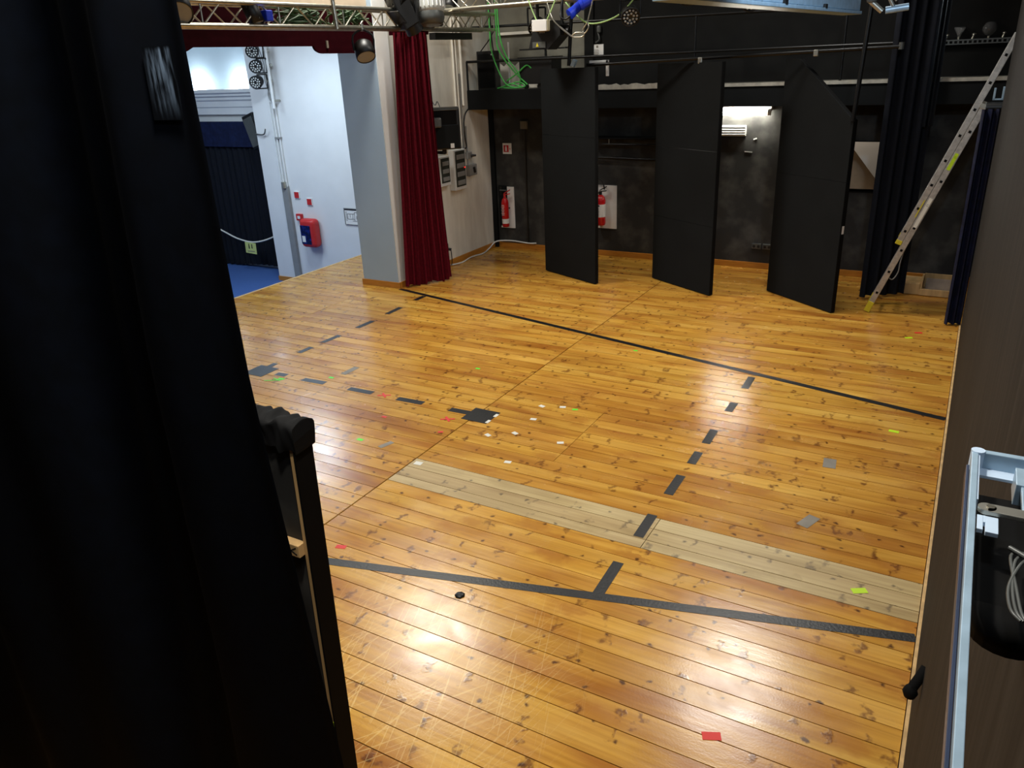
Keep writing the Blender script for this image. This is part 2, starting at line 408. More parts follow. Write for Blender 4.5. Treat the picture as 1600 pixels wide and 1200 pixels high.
# bare plaster patch with a ragged top above the gallery deck
rag = [(-6.62, 2.5), (-5.7, 2.5)]+[(-5.7-.92*k/14, 2.84+.035*math.sin(k*2.3)+random.uniform(-.015,.015)) for k in range(15)]
struct('trim_5', MB().prism(rag, YB+.03, YB+.041, 'y'), 'cream')
struct('trim_4', MB().bb(-6.6, -5.6, YB-.02, YB+.04, 3.25, 3.29, .004), 'cream')
struct('wall_left', MB().bb(XL-.25, XL, 8.6, YB+.2, -.1, 6.25), 'cream')
col = MB().bb(-7.40, -6.76, 8.4, 8.66, -.02, 6.25)
struct('wall_proscenium', col, 'white')
struct('trim_9', MB().bb(-7.395, -6.775, 8.392, 8.4, 0, 6.2), 'frontgrey')  # thin slab giving the column front a pale grey-blue colour
struct('wall_proscenium_top', MB().bb(XL-.3, XL, -1.6, 8.42, 3.50, 6.25), 'beige')
struct('wall_right', MB().bb(XR, XR+.22, -1.6, 9.42, -.1, 6.25), 'wallr')
struct('wall_right_far', MB().bb(.30, .5, 9.42, YB+.2, -.1, 6.25), 'blackup')
struct('wall_front', MB().bb(-9, .5, -1.8, -1.6, -.1, 6.25), 'blackup')
struct('ceiling', MB().bb(-7.2, .5, -1.8, YB+.3, 6.2, 6.3), 'ceil')
struct('baseboard_back', MB().bb(XL, -.5, YB-.016, YB, 0, .085, .004), 'orange')
struct('baseboard_left', MB().bb(XL, XL+.016, 8.66, YB-.016, 0, .085, .004), 'orange')
struct('baseboard_proscenium', MB().bb(-7.42, -6.745, 8.377, 8.392, 0, .085, .003).bb(-6.76, -6.745, 8.4, 8.6, 0, .085, .003), 'orange')
struct('trim_1', MB().bb(XR-.016, XR, -.3, 9.42, -.02, .014), 'rawwood')
struct('trim_2', MB().bb(XA-.04, XA, .5, 11.0, -.045, .004, .004), 'rawwood')
struct('trim_3', MB().bb(XA-.02, XA+.02, .5, 11.0, -.9, -.045), 'orange')
# recess seen through the small back window
niche = MB().bb(wx0-.7, wx1+.7, 12.5, 12.6, .5, 2.6).bb(wx0-.8, wx0-.7, YB+.2, 12.6, .5, 2.6).bb(wx1+.7, wx1+.8, YB+.2, 12.6, .5, 2.6).bb(wx0-.8, wx1+.8, YB+.2, 12.6, .4, .5).bb(wx0-.8, wx1+.8, YB+.2, 12.6, 2.6, 2.7)
struct('wall_stair', niche, 'beige')
struct('trim_7', MB().prism([(-1.85, 1.975), (-.5, .34), (-.5, 2.6), (-1.85, 2.6)], 12.1, 12.5, 'y'), 'white')
struct('window_1', MB().bb(wx0-.012, wx0, YB-.008, YB+.2, wz0-.012, wz1+.012).bb(wx1, wx1+.012, YB-.008, YB+.2, wz0-.012, wz1+.012).bb(wx0, wx1, YB-.008, YB+.2, wz0-.012, wz0).bb(wx0, wx1, YB-.008, YB+.2, wz1, wz1+.012), 'paneledge')
stl = bpy.data.lights.new('stair_lamp', 'POINT'); stl.energy = 9; stl.color = (1, .9, .78); stl.shadow_soft_size = .1
sl = bpy.data.objects.new('stair_lamp', stl); COL.objects.link(sl); sl.location = (-1.75, 11.6, 2.3)

# ------------------------------------------------------------------ auditorium beyond the stage
ZF = -.87
struct('floor_auditorium', MB().bb(-20, XA, .5, 12, ZF-.05, ZF), 'bluefloor')
struct('wall_auditorium', MB().bb(-11.42, -7.3, 10.53, 11.4, ZF, 6), 'white')
struct('wall_auditorium_side', MB().bb(-20, -11.4, 11.25, 11.45, ZF, 6), 'hallblue')
struct('wall_auditorium_far', MB().bb(-20.2, -20, .5, 11.5, ZF, 6), 'white')
struct('wall_auditorium_near', MB().bb(-20, -7.2, .3, .5, ZF, 6), 'white')
struct('ceiling_auditorium', MB().bb(-20.2, -6.9, .3, 11.5, 5.0, 5.1), 'white')
struct('baseboard_auditorium', MB().bb(-11.436, -8.7, 10.515, 10.53, ZF, ZF+.09, .003).bb(-11.436, -11.42, 10.53, 11.25, ZF, ZF+.09, .003), 'orange')
# cornice with hidden uplights
cor = MB().prism([(11.25, 2.62), (10.98, 2.62), (10.98, 2.56), (11.02, 2.53), (11.02, 2.50), (11.06, 2.47), (11.06, 2.43), (11.09, 2.40), (11.09, 2.30), (11.11, 2.28), (11.11, 2.16), (11.20, 2.13), (11.20, 2.02), (11.25, 2.02)], -16, -11.42, 'x')
struct('trim_8', cor, 'white')
for x in (-13.55, -12.35, -14.9):
    l = bpy.data.lights.new('cove_lamp', 'POINT'); l.energy = 20; l.color = (.82, .93, 1); l.shadow_soft_size = .03
    o = bpy.data.objects.new('cove_lamp', l); COL.objects.link(o); o.location = (x, 11.10, 2.67)

# curtain in the auditorium doorway
def pleat(x0, x1, y, z0, z1, n, amp, nu=None, ph=0, hem=0):
    nu = nu or n*8
    def fn(u, v):
        t = u*n*2*PI+ph
        a = amp*(1+.35*math.sin(u*7.3+ph))
        return (x0+(x1-x0)*u, y+a*math.sin(t)+.35*a*math.sin(2.3*t+1), z0+(z1-z0)*v+(hem*math.sin(u*9+1)*(1-v)))
    return MB().grid(fn, nu, 10)
hc = thing('doorway_curtain', 'dark navy pleated curtain with blue pelmet in the hall doorway', 'curtain', (-13.2, 11.12, ZF))
part('curtain', pleat(-15.0, -11.45, 11.12, ZF+.05, 1.62, 22, .035, hem=.03), 'navy', hc)
part('pelmet', pleat(-15.0, -11.45, 11.05, 1.56, 2.03, 9, .012), 'bluecloth', hc, 'blue gathered pelmet')
part('valance_batten', MB().bb(-15.0, -11.45, 11.06, 11.12, 2.0, 2.03), 'dark', hc)
sp = thing('hall_speaker', 'black wedge loudspeaker tilted behind the edge of the white hall wall', 'speaker', (-11.85, 10.9, 1.62))
r_ = rotm(-.32, 'Y')
part('cabinet', MB().box((-11.78, 10.9, 1.88), (.30, .26, .62), r_, .012), 'dark', sp)
part('grille', MB().box((-11.79, 10.765, 1.87), (.25, .012, .52), r_, .004), 'greyd', sp)
part('bracket', MB().bb(-11.76, -11.5, 10.98, 11.0, 1.84, 1.9), 'darkm', sp)
rp = thing('barrier_rope', 'white barrier rope sagging in front of the navy doorway curtain', 'rope', (-12.4, 10.8, -.26))
part('cord', MB().tube([(-13.5, 10.8, .06), (-13.09, 10.8, -.085), (-12.75, 10.8, -.195), (-12.39, 10.8, -.245), (-12.1, 10.8, -.215), (-11.78, 10.8, -.125), (-11.44, 10.8, .02)], .016, 8), 'rope', rp)
part('hook', MB().cyl((-11.44, 10.8, .02), (-11.42, 10.8, .03), .03, 8), 'alud', rp)
sg = thing('hanging_sign', 'small yellow paper sign hanging from the white barrier rope', 'sign', (-12.38, 10.78, -.45))
part('sheet', MB().box((-12.38, 10.785, -.365), (.30, .006, .22), rotm(.05, 'Y')), 'yellowpaper', sg)
part('figure', MB().box((-12.42, 10.781, -.345), (.03, .003, .07), None).cyl((-12.42, 10.782, -.295), (-12.42, 10.779, -.295), .014, 10), 'ink', sg, 'black printed figure mark')
part('figure', MB().box((-12.34, 10.781, -.345), (.025, .003, .055), None).cyl((-12.34, 10.782, -.30), (-12.34, 10.779, -.30), .016, 10), 'ink', sg, 'black printed figure mark')
part('print_line', MB().box((-12.38, 10.781, -.43), (.2, .003, .018), None), 'greyt', sg, 'faint line of print')

# hose box and small wall devices on the white hall wall
Y0 = 10.53
hb = thing('hose_box', 'red rounded fire hose box with dark glass on the white hall wall', 'hose box', (-10.34, Y0, -.07))
hm = MB().box((-10.34, Y0-.10, .145), (.36, .20, .52), None, .075, 4)
part('shell', hm, 'redmat', hb)
gp = part('glass_pane', MB().box((-10.36, Y0-.202, .125), (.235, .016, .34), None, .006), 'darkblue', hb)
part('label_plate', MB().box((-10.41, Y0-.212, .05), (.075, .004, .11)), 'paper', gp)
def plate(name, label, cat, x, z, wd, h, m, inner=None, y=Y0, t=.02, group=None):
    o = thing(name, label, cat, (x, y, z-h/2), group)
    part('back_plate', MB().box((x, y-t/2, z), (wd, t, h), None, .003), m, o)
    if inner:
        part('face', MB().box((x, y-t-.003, z), (wd*inner[1], .008, h*inner[1])), inner[0], o)
    return o
plate('fire_alarm_plate', 'small square red plate beside the top of the wall duct', 'sign', -10.63, .80, .13, .13, 'white_m', ('redmat', .8))
plate('fire_hose_sign', 'small square red sign directly above the red hose box', 'sign', -10.34, .69, .13, .13, 'white_m', ('redmat', .8))
o = plate('call_point', 'red manual call point with white centre left of the hose box', 'call point', -10.63, .40, .14, .12, 'redmat', ('white_m', .45), t=.045)
ep = thing('evacuation_plan', 'framed evacuation plan drawing on the white hall wall beside the column', 'sign', (-9.36, Y0, .34))
part('sheet', MB().box((-9.36, Y0-.006, .475), (.36, .008, .27)), 'paper', ep)
fr = MB()
for x in (-9.545, -9.175): fr.box((x, Y0-.01, .475), (.012, .02, .29))
for z in (.335, .615): fr.box((-9.36, Y0-.01, z), (.38, .02, .012))
part('frame', fr, 'grey', ep)
part('header_band', MB().box((-9.36, Y0-.0115, .595), (.355, .003, .022)), 'ink', ep)
ln = MB()
for a in ((-9.40,.52,.16,.006),(-9.40,.43,.16,.006),(-9.30,.40,.14,.006),(-9.27,.55,.10,.006)): ln.box((a[0], Y0-.0115, a[1]), (a[2], .003, a[3]))
for a in ((-9.48,.475,.09),(-9.42,.49,.06),(-9.36,.475,.09),(-9.32,.475,.15),(-9.23,.475,.15),(-9.275,.46,.06)): ln.box((a[0], Y0-.0115, a[1]), (.006, .003, a[2]))
for k in range(7): ln.box((-9.505, Y0-.0115, .55-.025*k), (.03, .003, .006))
part('plan_drawing', ln, 'ink', ep, 'thin black floor plan lines')
dk = thing('cable_duct', 'grey cable duct running down the white hall wall', 'cable duct', (-10.86, Y0, ZF))
part('duct', MB().bb(-10.94, -10.80, Y0-.06, Y0, ZF+.02, .95, .004), 'grey', dk, 'wide lower duct')
part('duct', MB().bb(-10.99, -10.955, Y0-.03, Y0, .2, 2.4, .003), 'white_m', dk, 'narrow white side duct')
part('conduit', MB().cyl((-10.90, Y0-.025, .9), (-10.90, Y0-.025, 3.4), .016, 8), 'white_m', dk)
part('conduit', MB().cyl((-10.83, Y0-.025, .9), (-10.83, Y0-.025, 3.4), .016, 8), 'white_m', dk)
part('clip', MB().bb(-10.93, -10.80, Y0-.05, Y0, 1.78, 1.81), 'grey', dk)
part('coupling', MB().cyl((-10.87, Y0-.055, .92), (-10.87, Y0-.055, 1.03), .05, 12), 'alud', dk)
single('wall_hook', MB().tube([(-11.42, Y0-.02, 1.86), (-11.25, Y0-.05, 1.85), (-11.15, Y0-.07, 1.87), (-11.1, Y0-.08, 1.95)], .012), 'greyd', 'thin dark hooked wire sticking out of the white hall wall', 'hook', (-11.42, Y0, 1.85))

# LED par cans, shared builder: axis points along direction d
def par_can(loc, aim, label, size=.1, group=None, bracket=(0,0,1), blen=.24, ledm='lens', cat='stage light', depth=1.5):
    o = thing('par_can', label, cat, loc, group)
    c = Vector(loc); d = Vector(aim).normalized(); q = d.to_track_quat('Z', 'Y').to_matrix()
    s_ = size
    part('housing', MB().lathe([(0, -depth*s_), (.55*s_, -depth*s_), (.85*s_, -depth*.8*s_), (s_, -.3*s_), (s_*1.02, .05*s_), (s_*1.02, .12*s_), (s_*.9, .12*s_), (s_*.9, 0), (0, 0)], c, 20, q), 'dark', o)
    k = 0
    for rr, n_ in ((0, 1), (.36, 6), (.70, 12)):
        for i in range(n_):
            a = 2*PI*i/n_ + rr
            if rr == 0: continue
            p = c + q @ Vector((rr*s_*math.cos(a), rr*s_*math.sin(a), .03*s_))
            part('lens', MB().lathe([(.13*s_, 0), (.12*s_, .05*s_), (0, .09*s_)], p, 8, q), ledm, o)
    b = Vector(bracket).normalized()
    side = d.cross(b).normalized()
    yk = MB()
    for sg_ in (-1, 1):
        p0 = c - d*.5*s_ + side*s_*1.08*sg_
        yk.cyl(p0, p0+b*blen*.72, .012, 6)
    yk.cyl(c-d*.5*s_+side*s_*1.08+b*blen*.72, c-d*.5*s_-side*s_*1.08+b*blen*.72, .012, 6)
    part('yoke', yk, 'darkm', o)
    part('clamp', MB().cyl(c-d*.5*s_+b*blen*.72, c-d*.5*s_+b*blen, .02, 8).box(tuple(c-d*.5*s_+b*(blen)), (.05,.05,.05), None, .01), 'alud', o)
    return o
wp = thing('lamp_pipe', 'white vertical lamp pipe fixed to the white hall wall', 'pipe', (-10.78, Y0-.12, 2.3))
part('tube', MB().cyl((-10.72, Y0-.16, 2.3), (-10.72, Y0-.16, 4.2), .024, 10), 'white_m', wp)
part('bracket', MB().cyl((-10.72, Y0-.16, 2.42), (-10.72, Y0, 2.42), .02, 8), 'alud', wp)
part('bracket', MB().cyl((-10.72, Y0-.16, 3.9), (-10.72, Y0, 3.9), .02, 8), 'alud', wp)
for z, x, aim, lab in ((3.22, -10.83, (.50, -.78, -.2), 'black LED par can highest of three on the hall wall pipe'),
                       (2.98, -10.80, (.50, -.78, -.2), 'black LED par can middle of three on the hall wall pipe'),
                       (2.73, -10.86, (.32, -.9, -.22), 'black LED par can lowest of three on the hall wall pipe')):
    par_can((x, Y0-.36, z), aim, lab, .108, 'par cans on the hall wall pipe', (.45, .8, .0), .24)
cb = MB()
for k in range(3): cb.tube([(-10.9+.03*k, Y0-.2, 3.3), (-10.95+.05*k, Y0-.12, 3.0), (-10.82-.04*k, Y0-.1, 2.75), (-10.88+.03*k, Y0-.1, 2.5), (-10.80, Y0-.08, 2.38-.03*k), (-10.84, Y0-.06, 2.55)], .008, 5)
single('lamp_cable', cb, 'grey', 'loops of grey cable hanging around the hall wall par cans', 'cable', (-10.88, Y0-.1, 2.4))

# ------------------------------------------------------------------ proscenium valance and red curtain
vp = [(8.39, 3.055), (7.50, 3.062)]
for k in range(9):
    a = k/8*PI/2; vp.append((7.46-.16*math.sin(a)*1.0, 3.062+.08*(1-math.cos(a))))
vp += [(5.62, 3.146), (5.55, 3.115), (5.45, 3.085), (5.30, 3.07), (4.3, 3.07), (4.3, 3.52), (8.39, 3.52)]
single('proscenium_valance', MB().prism(vp, -6.80, -6.77, 'x'), 'dred', 'dark red valance with curved notches across the stage opening', 'valance', (-6.785, 6.4, 3.06))
single('tape_strip', MB().bb(-6.7695, -6.755, 7.50, 7.53, 3.12, 3.2), 'greyt', 'short pale tape strip hanging on the dark red valance', 'tape', (-6.755, 7.5, 3.12))
rc = thing('red_curtain', 'gathered red velvet stage curtain hanging beside the column', 'curtain', (-6.5, 8.75, 0))
def redfn(u, v):
    z = .02+3.26*v
    n_ = 8.0
    A = Vector((-6.69, 8.44)); B = Vector((-6.33-.03*v, 9.08-.06*v)); 
    if v > 0:
        A = A.lerp(Vector((-6.61, 8.56)), v); B = B.lerp(Vector((-6.42, 9.02)), v)
    d = (B-A); nrm = Vector((d.y, -d.x)).normalized()
    t = u*n_*2*PI
    p = A + d*u + nrm*(.045*math.sin(t)+.018*math.sin(2.6*t+v*2)) + d.normalized()*(.02*math.sin(t*2))
    return (p.x, p.y, z+.015*math.sin(u*14)*(1-v))
part('cloth', MB().grid(redfn, 150, 14), 'red', rc)
part('header_tape', MB().box((-6.52, 8.79, 3.275), (.03, .56, .05), rotm(-.42, 'Z')), 'dred', rc)
# ------------------------------------------------------------------ lighting truss along the proscenium
def truss(label, a, b, w_, h, axis, step=.24):
    """square box truss; a, b = ends along axis; w_ = (other axis lo, hi); h = (z lo, hi)"""
    P = (lambda t, s, z: (s, t, z)) if axis == 'y' else (lambda t, s, z: (t, s, z))
    o = thing('lighting_truss', label, 'truss', P((a+b)/2, sum(w_)/2, h[0]))
    for s in w_:
        for z in h:
            part('chord', MB().cyl(P(a, s, z), P(b, s, z), .024, 10), 'alu', o)
    n_ = int((b-a)/step)
    def br(p, q): part('brace', MB().cyl(p, q, .009, 5, caps=False), 'alu', o)
    for k in range(n_):
        t0, t1 = a+step*k, a+step*(k+1)
        up = k % 2
        for s in w_: br(P(t0, s, h[up]), P(t1, s, h[1-up]))
        if k % 2 == 0:
            for z in h: br(P(t0, w_[0], z), P(t1, w_[1], z))
        if k % 4 == 0: br(P(t0, w_[0], h[0]), P(t0, w_[0], h[1])); br(P(t0, w_[1], h[0]), P(t0, w_[1], h[1]))
    for s in w_: br(P(b-.01, s, h[0]), P(b-.01, s, h[1]))
    for z in h: br(P(b-.01, w_[0], z), P(b-.01, w_[1], z))
    return o
truss('aluminium box truss spanning the proscenium above the dark red valance', 4.4, 10.5, (-6.49, -6.27), (3.31, 3.51), 'y')
truss('aluminium box truss running from the proscenium truss over the stage', -6.6, -.9, (9.42, 9.64), (3.545, 3.76), 'x')
single('cable_tray', MB().bb(-6.50, -6.40, 9.2, 10.1, 3.19, 3.275, .004), 'dark', 'black rectangular tray hanging under the truss beside the red curtain', 'cable tray', (-6.45, 9.6, 3.19))
single('drop_pipe', MB().cyl((-6.22, 7.10, 3.29), (-6.26, 7.03, 4.6), .024, 10), 'alu', 'shiny vertical steel pipe rising from the proscenium truss', 'pipe', (-6.22, 7.1, 3.3))
# green garlands of cable tangled in the truss
for k, lab in enumerate(('tangle of green cable in the truss left of the steel pipe', 'tangle of green cable in the truss right of the steel pipe')):
    c = MB(); y0 = (6.7, 7.5)[k]
    for j in range(7):
        pts = [(-6.38+random.uniform(-.1,.1), y0+random.uniform(-.3,.35), 3.42+random.uniform(-.10,.10)) for _ in range(7)]
        c.tube(pts, .010, 5)
    single('green_cable_tangle', c, mat('dark green cable %d' % k, (44,72,34), .6), lab, 'cable', (-6.38, y0, 3.34))
# theatre lanterns on the proscenium truss
def lantern(c, ax, ln_, r, label, m='dark', name='theatre_lantern'):
    c = Vector(c); d = Vector(ax).normalized(); q = d.to_track_quat('Z', 'Y').to_matrix()
    o = thing(name, label, 'stage light', tuple(c))
    part('body', MB().lathe([(0, -ln_*.5), (r*.7, -ln_*.5), (r*.95, -ln_*.35), (r, 0), (r, ln_*.5), (r*.93, ln_*.5), (r*.93, ln_*.46), (0, ln_*.46)], c, 22, q), m, o)
    part('lens', MB().lathe([(r*.92, ln_*.462), (r*.5, ln_*.475), (0, ln_*.48)], c, 22, q), 'frost', o)
    sd = d.cross(Vector((0,0,1))).normalized()
    yk = MB()
    for sg_ in (-1, 1): yk.tube([c+sd*r*1.05*sg_, c+sd*r*1.05*sg_+Vector((0,0,r*1.4)), c+Vector((0,0,r*2.0))], .012, 6, 3)
    part('yoke', yk, 'darkm', o)
    part('hook_clamp', MB().cyl(c+Vector((0,0,r*1.95)), c+Vector((0,0,r*2.5)), .02, 8), 'alud', o)
    return o
lantern((-6.26, 7.56, 3.075), (.45, -.3, -.75), .19, .11, 'black lantern with frosted lens hanging below the truss before the valance')
# big moving head with silver finned housing
mhd = thing('moving_head', 'large moving head with silver finned housing above the red curtain', 'stage light', (-6.30, 8.72, 3.36))
mc = Vector((-6.12, 8.72, 3.60)); md = Vector((.10, -.12, -.98)).normalized(); mq = md.to_track_quat('Z', 'Y').to_matrix()
part('housing', MB().lathe([(0, -.34), (.12, -.33), (.17, -.26), (.19, -.1), (.18, .08), (.165, .14), (0, .15)], mc, 26, mq), 'silver', mhd)
part('nose', MB().lathe([(.168, .12), (.175, .18), (.15, .25), (.12, .265), (0, .262)], mc, 26, mq), 'greyd', mhd)
for k in range(22):
    a = k*2*PI/22
    p = mc + mq @ Vector((.178*math.cos(a), .178*math.sin(a), -.07))
    part('cooling_fin', MB().box(tuple(p), (.03, .011, .30), mq @ rotm(a, 'Z'), .003), 'white_m', mhd)
for sgn in (-1, 1):
    part('yoke_arm', MB().box((-6.22, 8.72+sgn*.25, 3.56), (.20, .09, .46), None, .03), 'dark', mhd)
part('base', MB().box((-6.22, 8.72, 3.86), (.34, .40, .16), None, .02), 'dark', mhd)
pf = thing('profile_lantern', 'black profile lantern with open flaps left of the silver moving head', 'stage light', (-6.24, 8.32, 3.3))
pq = Vector((.15, .35, -.8)).normalized().to_track_quat('Z', 'Y').to_matrix()
part('body', MB().box((-6.22, 8.28, 3.50), (.20, .22, .40), pq, .02), 'dark', pf)
part('lens_tube', MB().cyl((-6.19, 8.36, 3.42), (-6.17, 8.45, 3.27), .10, 18, r2=.11), 'dark', pf)
part('flap', MB().box((-6.20, 8.14, 3.42), (.18, .012, .20), rotm(.9, 'X'), .002), 'darkm', pf)
part('flap', MB().box((-6.12, 8.30, 3.62), (.012, .24, .16), rotm(.5, 'Y'), .002), 'darkm', pf)
part('yoke', MB().tube([(-6.22, 8.12, 3.55), (-6.25, 8.14, 3.75), (-6.3, 8.3, 3.82), (-6.25, 8.46, 3.72)], .014, 6), 'darkm', pf)
# dark lantern bodies in the truss on the left
lantern((-6.35, 5.15, 3.50), (.5, -.3, -.5), .34, .13, 'black lantern at the left end of the proscenium truss')
lantern((-6.32, 6.0, 3.47), (.3, .1, -.8), .30, .075, 'slim black lantern standing in the middle of the proscenium truss')
lantern((-6.33, 9.50, 3.62), (.1, -.5, -.6), .18, .085, 'small black lantern on the crossing of the two trusses')
single('blue_socket_box', MB().box((-6.24, 6.12, 3.40), (.09, .09, .10), None, .01), 'blueplug', 'small blue socket box beside the slim lantern in the truss', 'socket', (-6.24, 6.12, 3.35))

# lamps hanging from the cross truss
par_can((-5.06, 9.5, 3.25), (.25, -.75, -.6), 'black LED par can hanging left of the projector lamp', .105, None, (0, 0, 1), .29)
par_can((-3.80, 9.5, 3.31), (.42, -.75, -.45), 'black LED par can hanging right of the blue plugs', .11, None, (0, 0, 1), .22)
par_can((-2.40, 9.5, 3.38), (.42, -.75, -.45), 'black LED par can half hidden by the pale hanging box', .11, None, (0, 0, 1), .17)
par_can((-3.10, 9.5, 3.45), (.2, -.4, -.8), 'black LED par can cut by the top edge of the frame', .11, None, (0, 0, 1), .12)
sc_ = thing('scanner_lamp', 'angular black effect lamp with warning triangle under a beige box', 'stage light', (-4.93, 9.5, 3.0))
part('body', MB().prism([(-5.10, 3.02), (-4.84, 3.0), (-4.66, 3.16), (-4.66, 3.27), (-4.76, 3.33), (-5.02, 3.30)], 9.36, 9.62, 'y'), 'dark', sc_)
part('rear_plate', MB().box((-4.95, 9.352, 3.06), (.18, .012, .07)), 'greyd', sc_)
part('warning_triangle', MB().prism([(-4.99, 3.04), (-4.95, 3.04), (-4.97, 3.085)], 9.34, 9.345, 'y'), 'yellow', sc_, 'yellow warning triangle')
wm = MB()
for k in range(3): wm.box((-4.93+.027*k, 9.352, 3.205), (.018, .004, .026), rotm(.35, 'Y'))
part('maker_mark', wm, 'grey', sc_, 'small slanted grey mark')
part('knob', MB().cyl((-4.66, 9.5, 3.2), (-4.60, 9.5, 3.2), .045, 14), 'dark', sc_)
yk = MB()
for x in (-5.04, -4.70): yk.box((x, 9.5, 3.40), (.03, .03, .28))
part('yoke', yk.box((-4.87, 9.5, 3.535), (.36, .05, .03)), 'darkm', sc_)
jb = thing('junction_box', 'beige junction box with green cables above the angular effect lamp', 'junction box', (-4.89, 9.38, 3.22))
part('box', MB().box((-4.89, 9.33, 3.275), (.19, .12, .13), rotm(.12, 'Z'), .012), 'beigebox', jb)
part('lid', MB().box((-4.89, 9.255, 3.275), (.19, .018, .13), rotm(.12, 'Z'), .006), 'paper', jb)
part('cable_gland', MB().cyl((-4.83, 9.32, 3.33), (-4.80, 9.32, 3.39), .022, 10), 'dark', jb)
bp1 = thing('blue_plug', 'lower blue industrial plug hanging from a black cable', 'plug', (-4.46, 9.4, 3.36))
part('sleeve', MB().cyl((-4.49, 9.36, 3.40), (-4.42, 9.44, 3.48), .055, 16), 'blueplug', bp1)
part('cap', MB().cyl((-4.515, 9.33, 3.375), (-4.49, 9.36, 3.40), .062, 16), 'blueplug', bp1)
part('cable', MB().tube([(-4.50, 9.35, 3.37), (-4.57, 9.35, 3.33), (-4.64, 9.35, 3.36), (-4.65, 9.38, 3.46), (-4.62, 9.4, 3.6)], .013, 7), 'dark', bp1, 'black cable')
bp2 = thing('blue_plug', 'upper blue industrial plug at the top edge of the frame', 'plug', (-4.36, 9.4, 3.45))
part('sleeve', MB().cyl((-4.37, 9.4, 3.485), (-4.28, 9.45, 3.53), .06, 16), 'blueplug', bp2)
part('cap', MB().cyl((-4.40, 9.385, 3.47), (-4.37, 9.4, 3.485), .066, 16), 'blueplug', bp2)
sw = thing('safety_cable', 'steel safety wire loop with a snap hook in front of the gallery', 'cable', (-4.45, 9.3, 3.12))
part('wire', MB().tube([(-4.80, 9.3, 3.52), (-4.74, 9.3, 3.36), (-4.65, 9.3, 3.26), (-4.56, 9.3, 3.19), (-4.47, 9.3, 3.13), (-4.52, 9.3, 3.17), (-4.63, 9.3, 3.25)], .008, 6), 'alu', sw)
part('wire', MB().tube([(-4.18, 9.3, 3.56), (-4.22, 9.3, 3.42), (-4.26, 9.3, 3.28), (-4.25, 9.3, 3.22), (-4.30, 9.3, 3.16), (-4.33, 9.3, 3.19), (-4.27, 9.3, 3.27)], .008, 6), 'alu', sw)
part('snap_hook', MB().tube([(-4.47, 9.3, 3.14), (-4.42, 9.3, 3.17), (-4.33, 9.3, 3.165), (-4.31, 9.3, 3.14), (-4.36, 9.3, 3.12), (-4.45, 9.3, 3.125), (-4.47, 9.3, 3.14)], .008, 6), 'alu', sw)
single('pale_green_cable', MB().tube([(-4.70, 9.55, 3.56), (-4.55, 9.5, 3.42), (-4.35, 9.45, 3.28), (-4.15, 9.45, 3.27), (-3.95, 9.5, 3.34), (-3.80, 9.5, 3.46), (-3.74, 9.5, 3.55)], .010, 6), 'palegreen', 'pale green cable sagging behind the blue plugs', 'cable', (-4.3, 9.45, 3.28))
for k, (x0, x1) in enumerate(((-5.10, -4.95), (-4.62, -4.80))):
    single('thin_green_cable', MB().tube([(x0, 9.3, 3.7), ((x0+x1)/2, 9.3, 3.5), (x1, 9.3, 3.34)], .008, 6), 'palegreen', ('thin green cable dropping left into the beige junction box', 'thin green cable dropping right into the beige junction box')[k], 'cable', (x1, 9.3, 3.34))

# ------------------------------------------------------------------ gallery along the back wall
ga = thing('gallery', 'black gallery ledge along the back wall with a chipped plaster edge', 'gallery', (-3.3, 10.86, 2.227))
part('fascia', MB().bb(XL+.005, .28, 10.55, 10.61, 2.227, 2.505, .004), 'panel', ga)
part('deck', MB().bb(XL+.005, .28, 10.61, YB-.005, 2.45, 2.495), 'greyup', ga)
part('soffit', MB().bb(XL+.005, .28, 10.61, YB-.005, 2.227, 2.25), 'blackup', ga)
pe = []
N = 90
for k in range(N+1): pe.append((-5.0+5.25*k/N, 2.502+(.045 if k < 22 else .010)*(.4+.6*random.random())))
part('plaster_edge', MB().prism([(-5.0, 2.470)]+[(.25, 2.470)]+list(reversed(pe)), 10.535, 10.56, 'y'), 'edgeplaster', ga, 'pale chipped plaster edge')
gr = thing('gallery_railing', 'black tube railing standing on the gallery ledge', 'railing', (-3.9, 10.58, 2.5))
part('lower_rail', MB().cyl((-6.86+.03, 10.58, 2.90), (-.9, 10.58, 2.893), .019, 10), 'darkm', gr)
part('upper_rail', MB().cyl((-6.7, 10.58, 3.36), (-2.0, 10.58, 3.31), .019, 10), 'darkm', gr)
for x, zt in ((-6.83, 2.9), (-3.35, 3.33), (-1.56, 3.3)):
    part('post', MB().cyl((x, 10.58, 2.5), (x, 10.58, zt), .016, 8), 'darkm', gr)
part('end_bracket', MB().box((-1.0, 10.58, 2.87), (.02, .03, .10), None, .004), 'greyd', gr)
hp = thing('hanging_pipe', 'black pipe hung in front of the gallery carrying the black flats', 'pipe', (-2.6, 9.78, 2.81))
part('tube', MB().cyl((-4.5, 9.78, 2.80), (-.85, 9.78, 2.859), .02, 10), 'darkm', hp)
part('coupler', MB().cyl((-.87, 9.78, 2.83), (-.87, 9.78, 2.90), .028, 10), 'greyd', hp)
part('clamp', MB().box((-3.02, 9.78, 2.80), (.05, .06, .07), None, .008), 'alud', hp)
part('clamp', MB().box((-1.72, 9.78, 2.83), (.05, .06, .07), None, .008), 'alud', hp)
single('drop_tube', MB().cyl((-4.76, 9.80, 2.80), (-4.70, 9.80, 3.62), .024, 10), 'darkm', 'thick black tube dropping to the top of the leftmost flat', 'pipe', (-4.75, 9.8, 2.8))
single('blue_clamp', MB().box((-4.66, 9.74, 2.83), (.05, .07, .09), rotm(.5, 'Y'), .01), 'pale', 'small bluish clamp on top of the leftmost black flat', 'clamp', (-4.66, 9.74, 2.79))
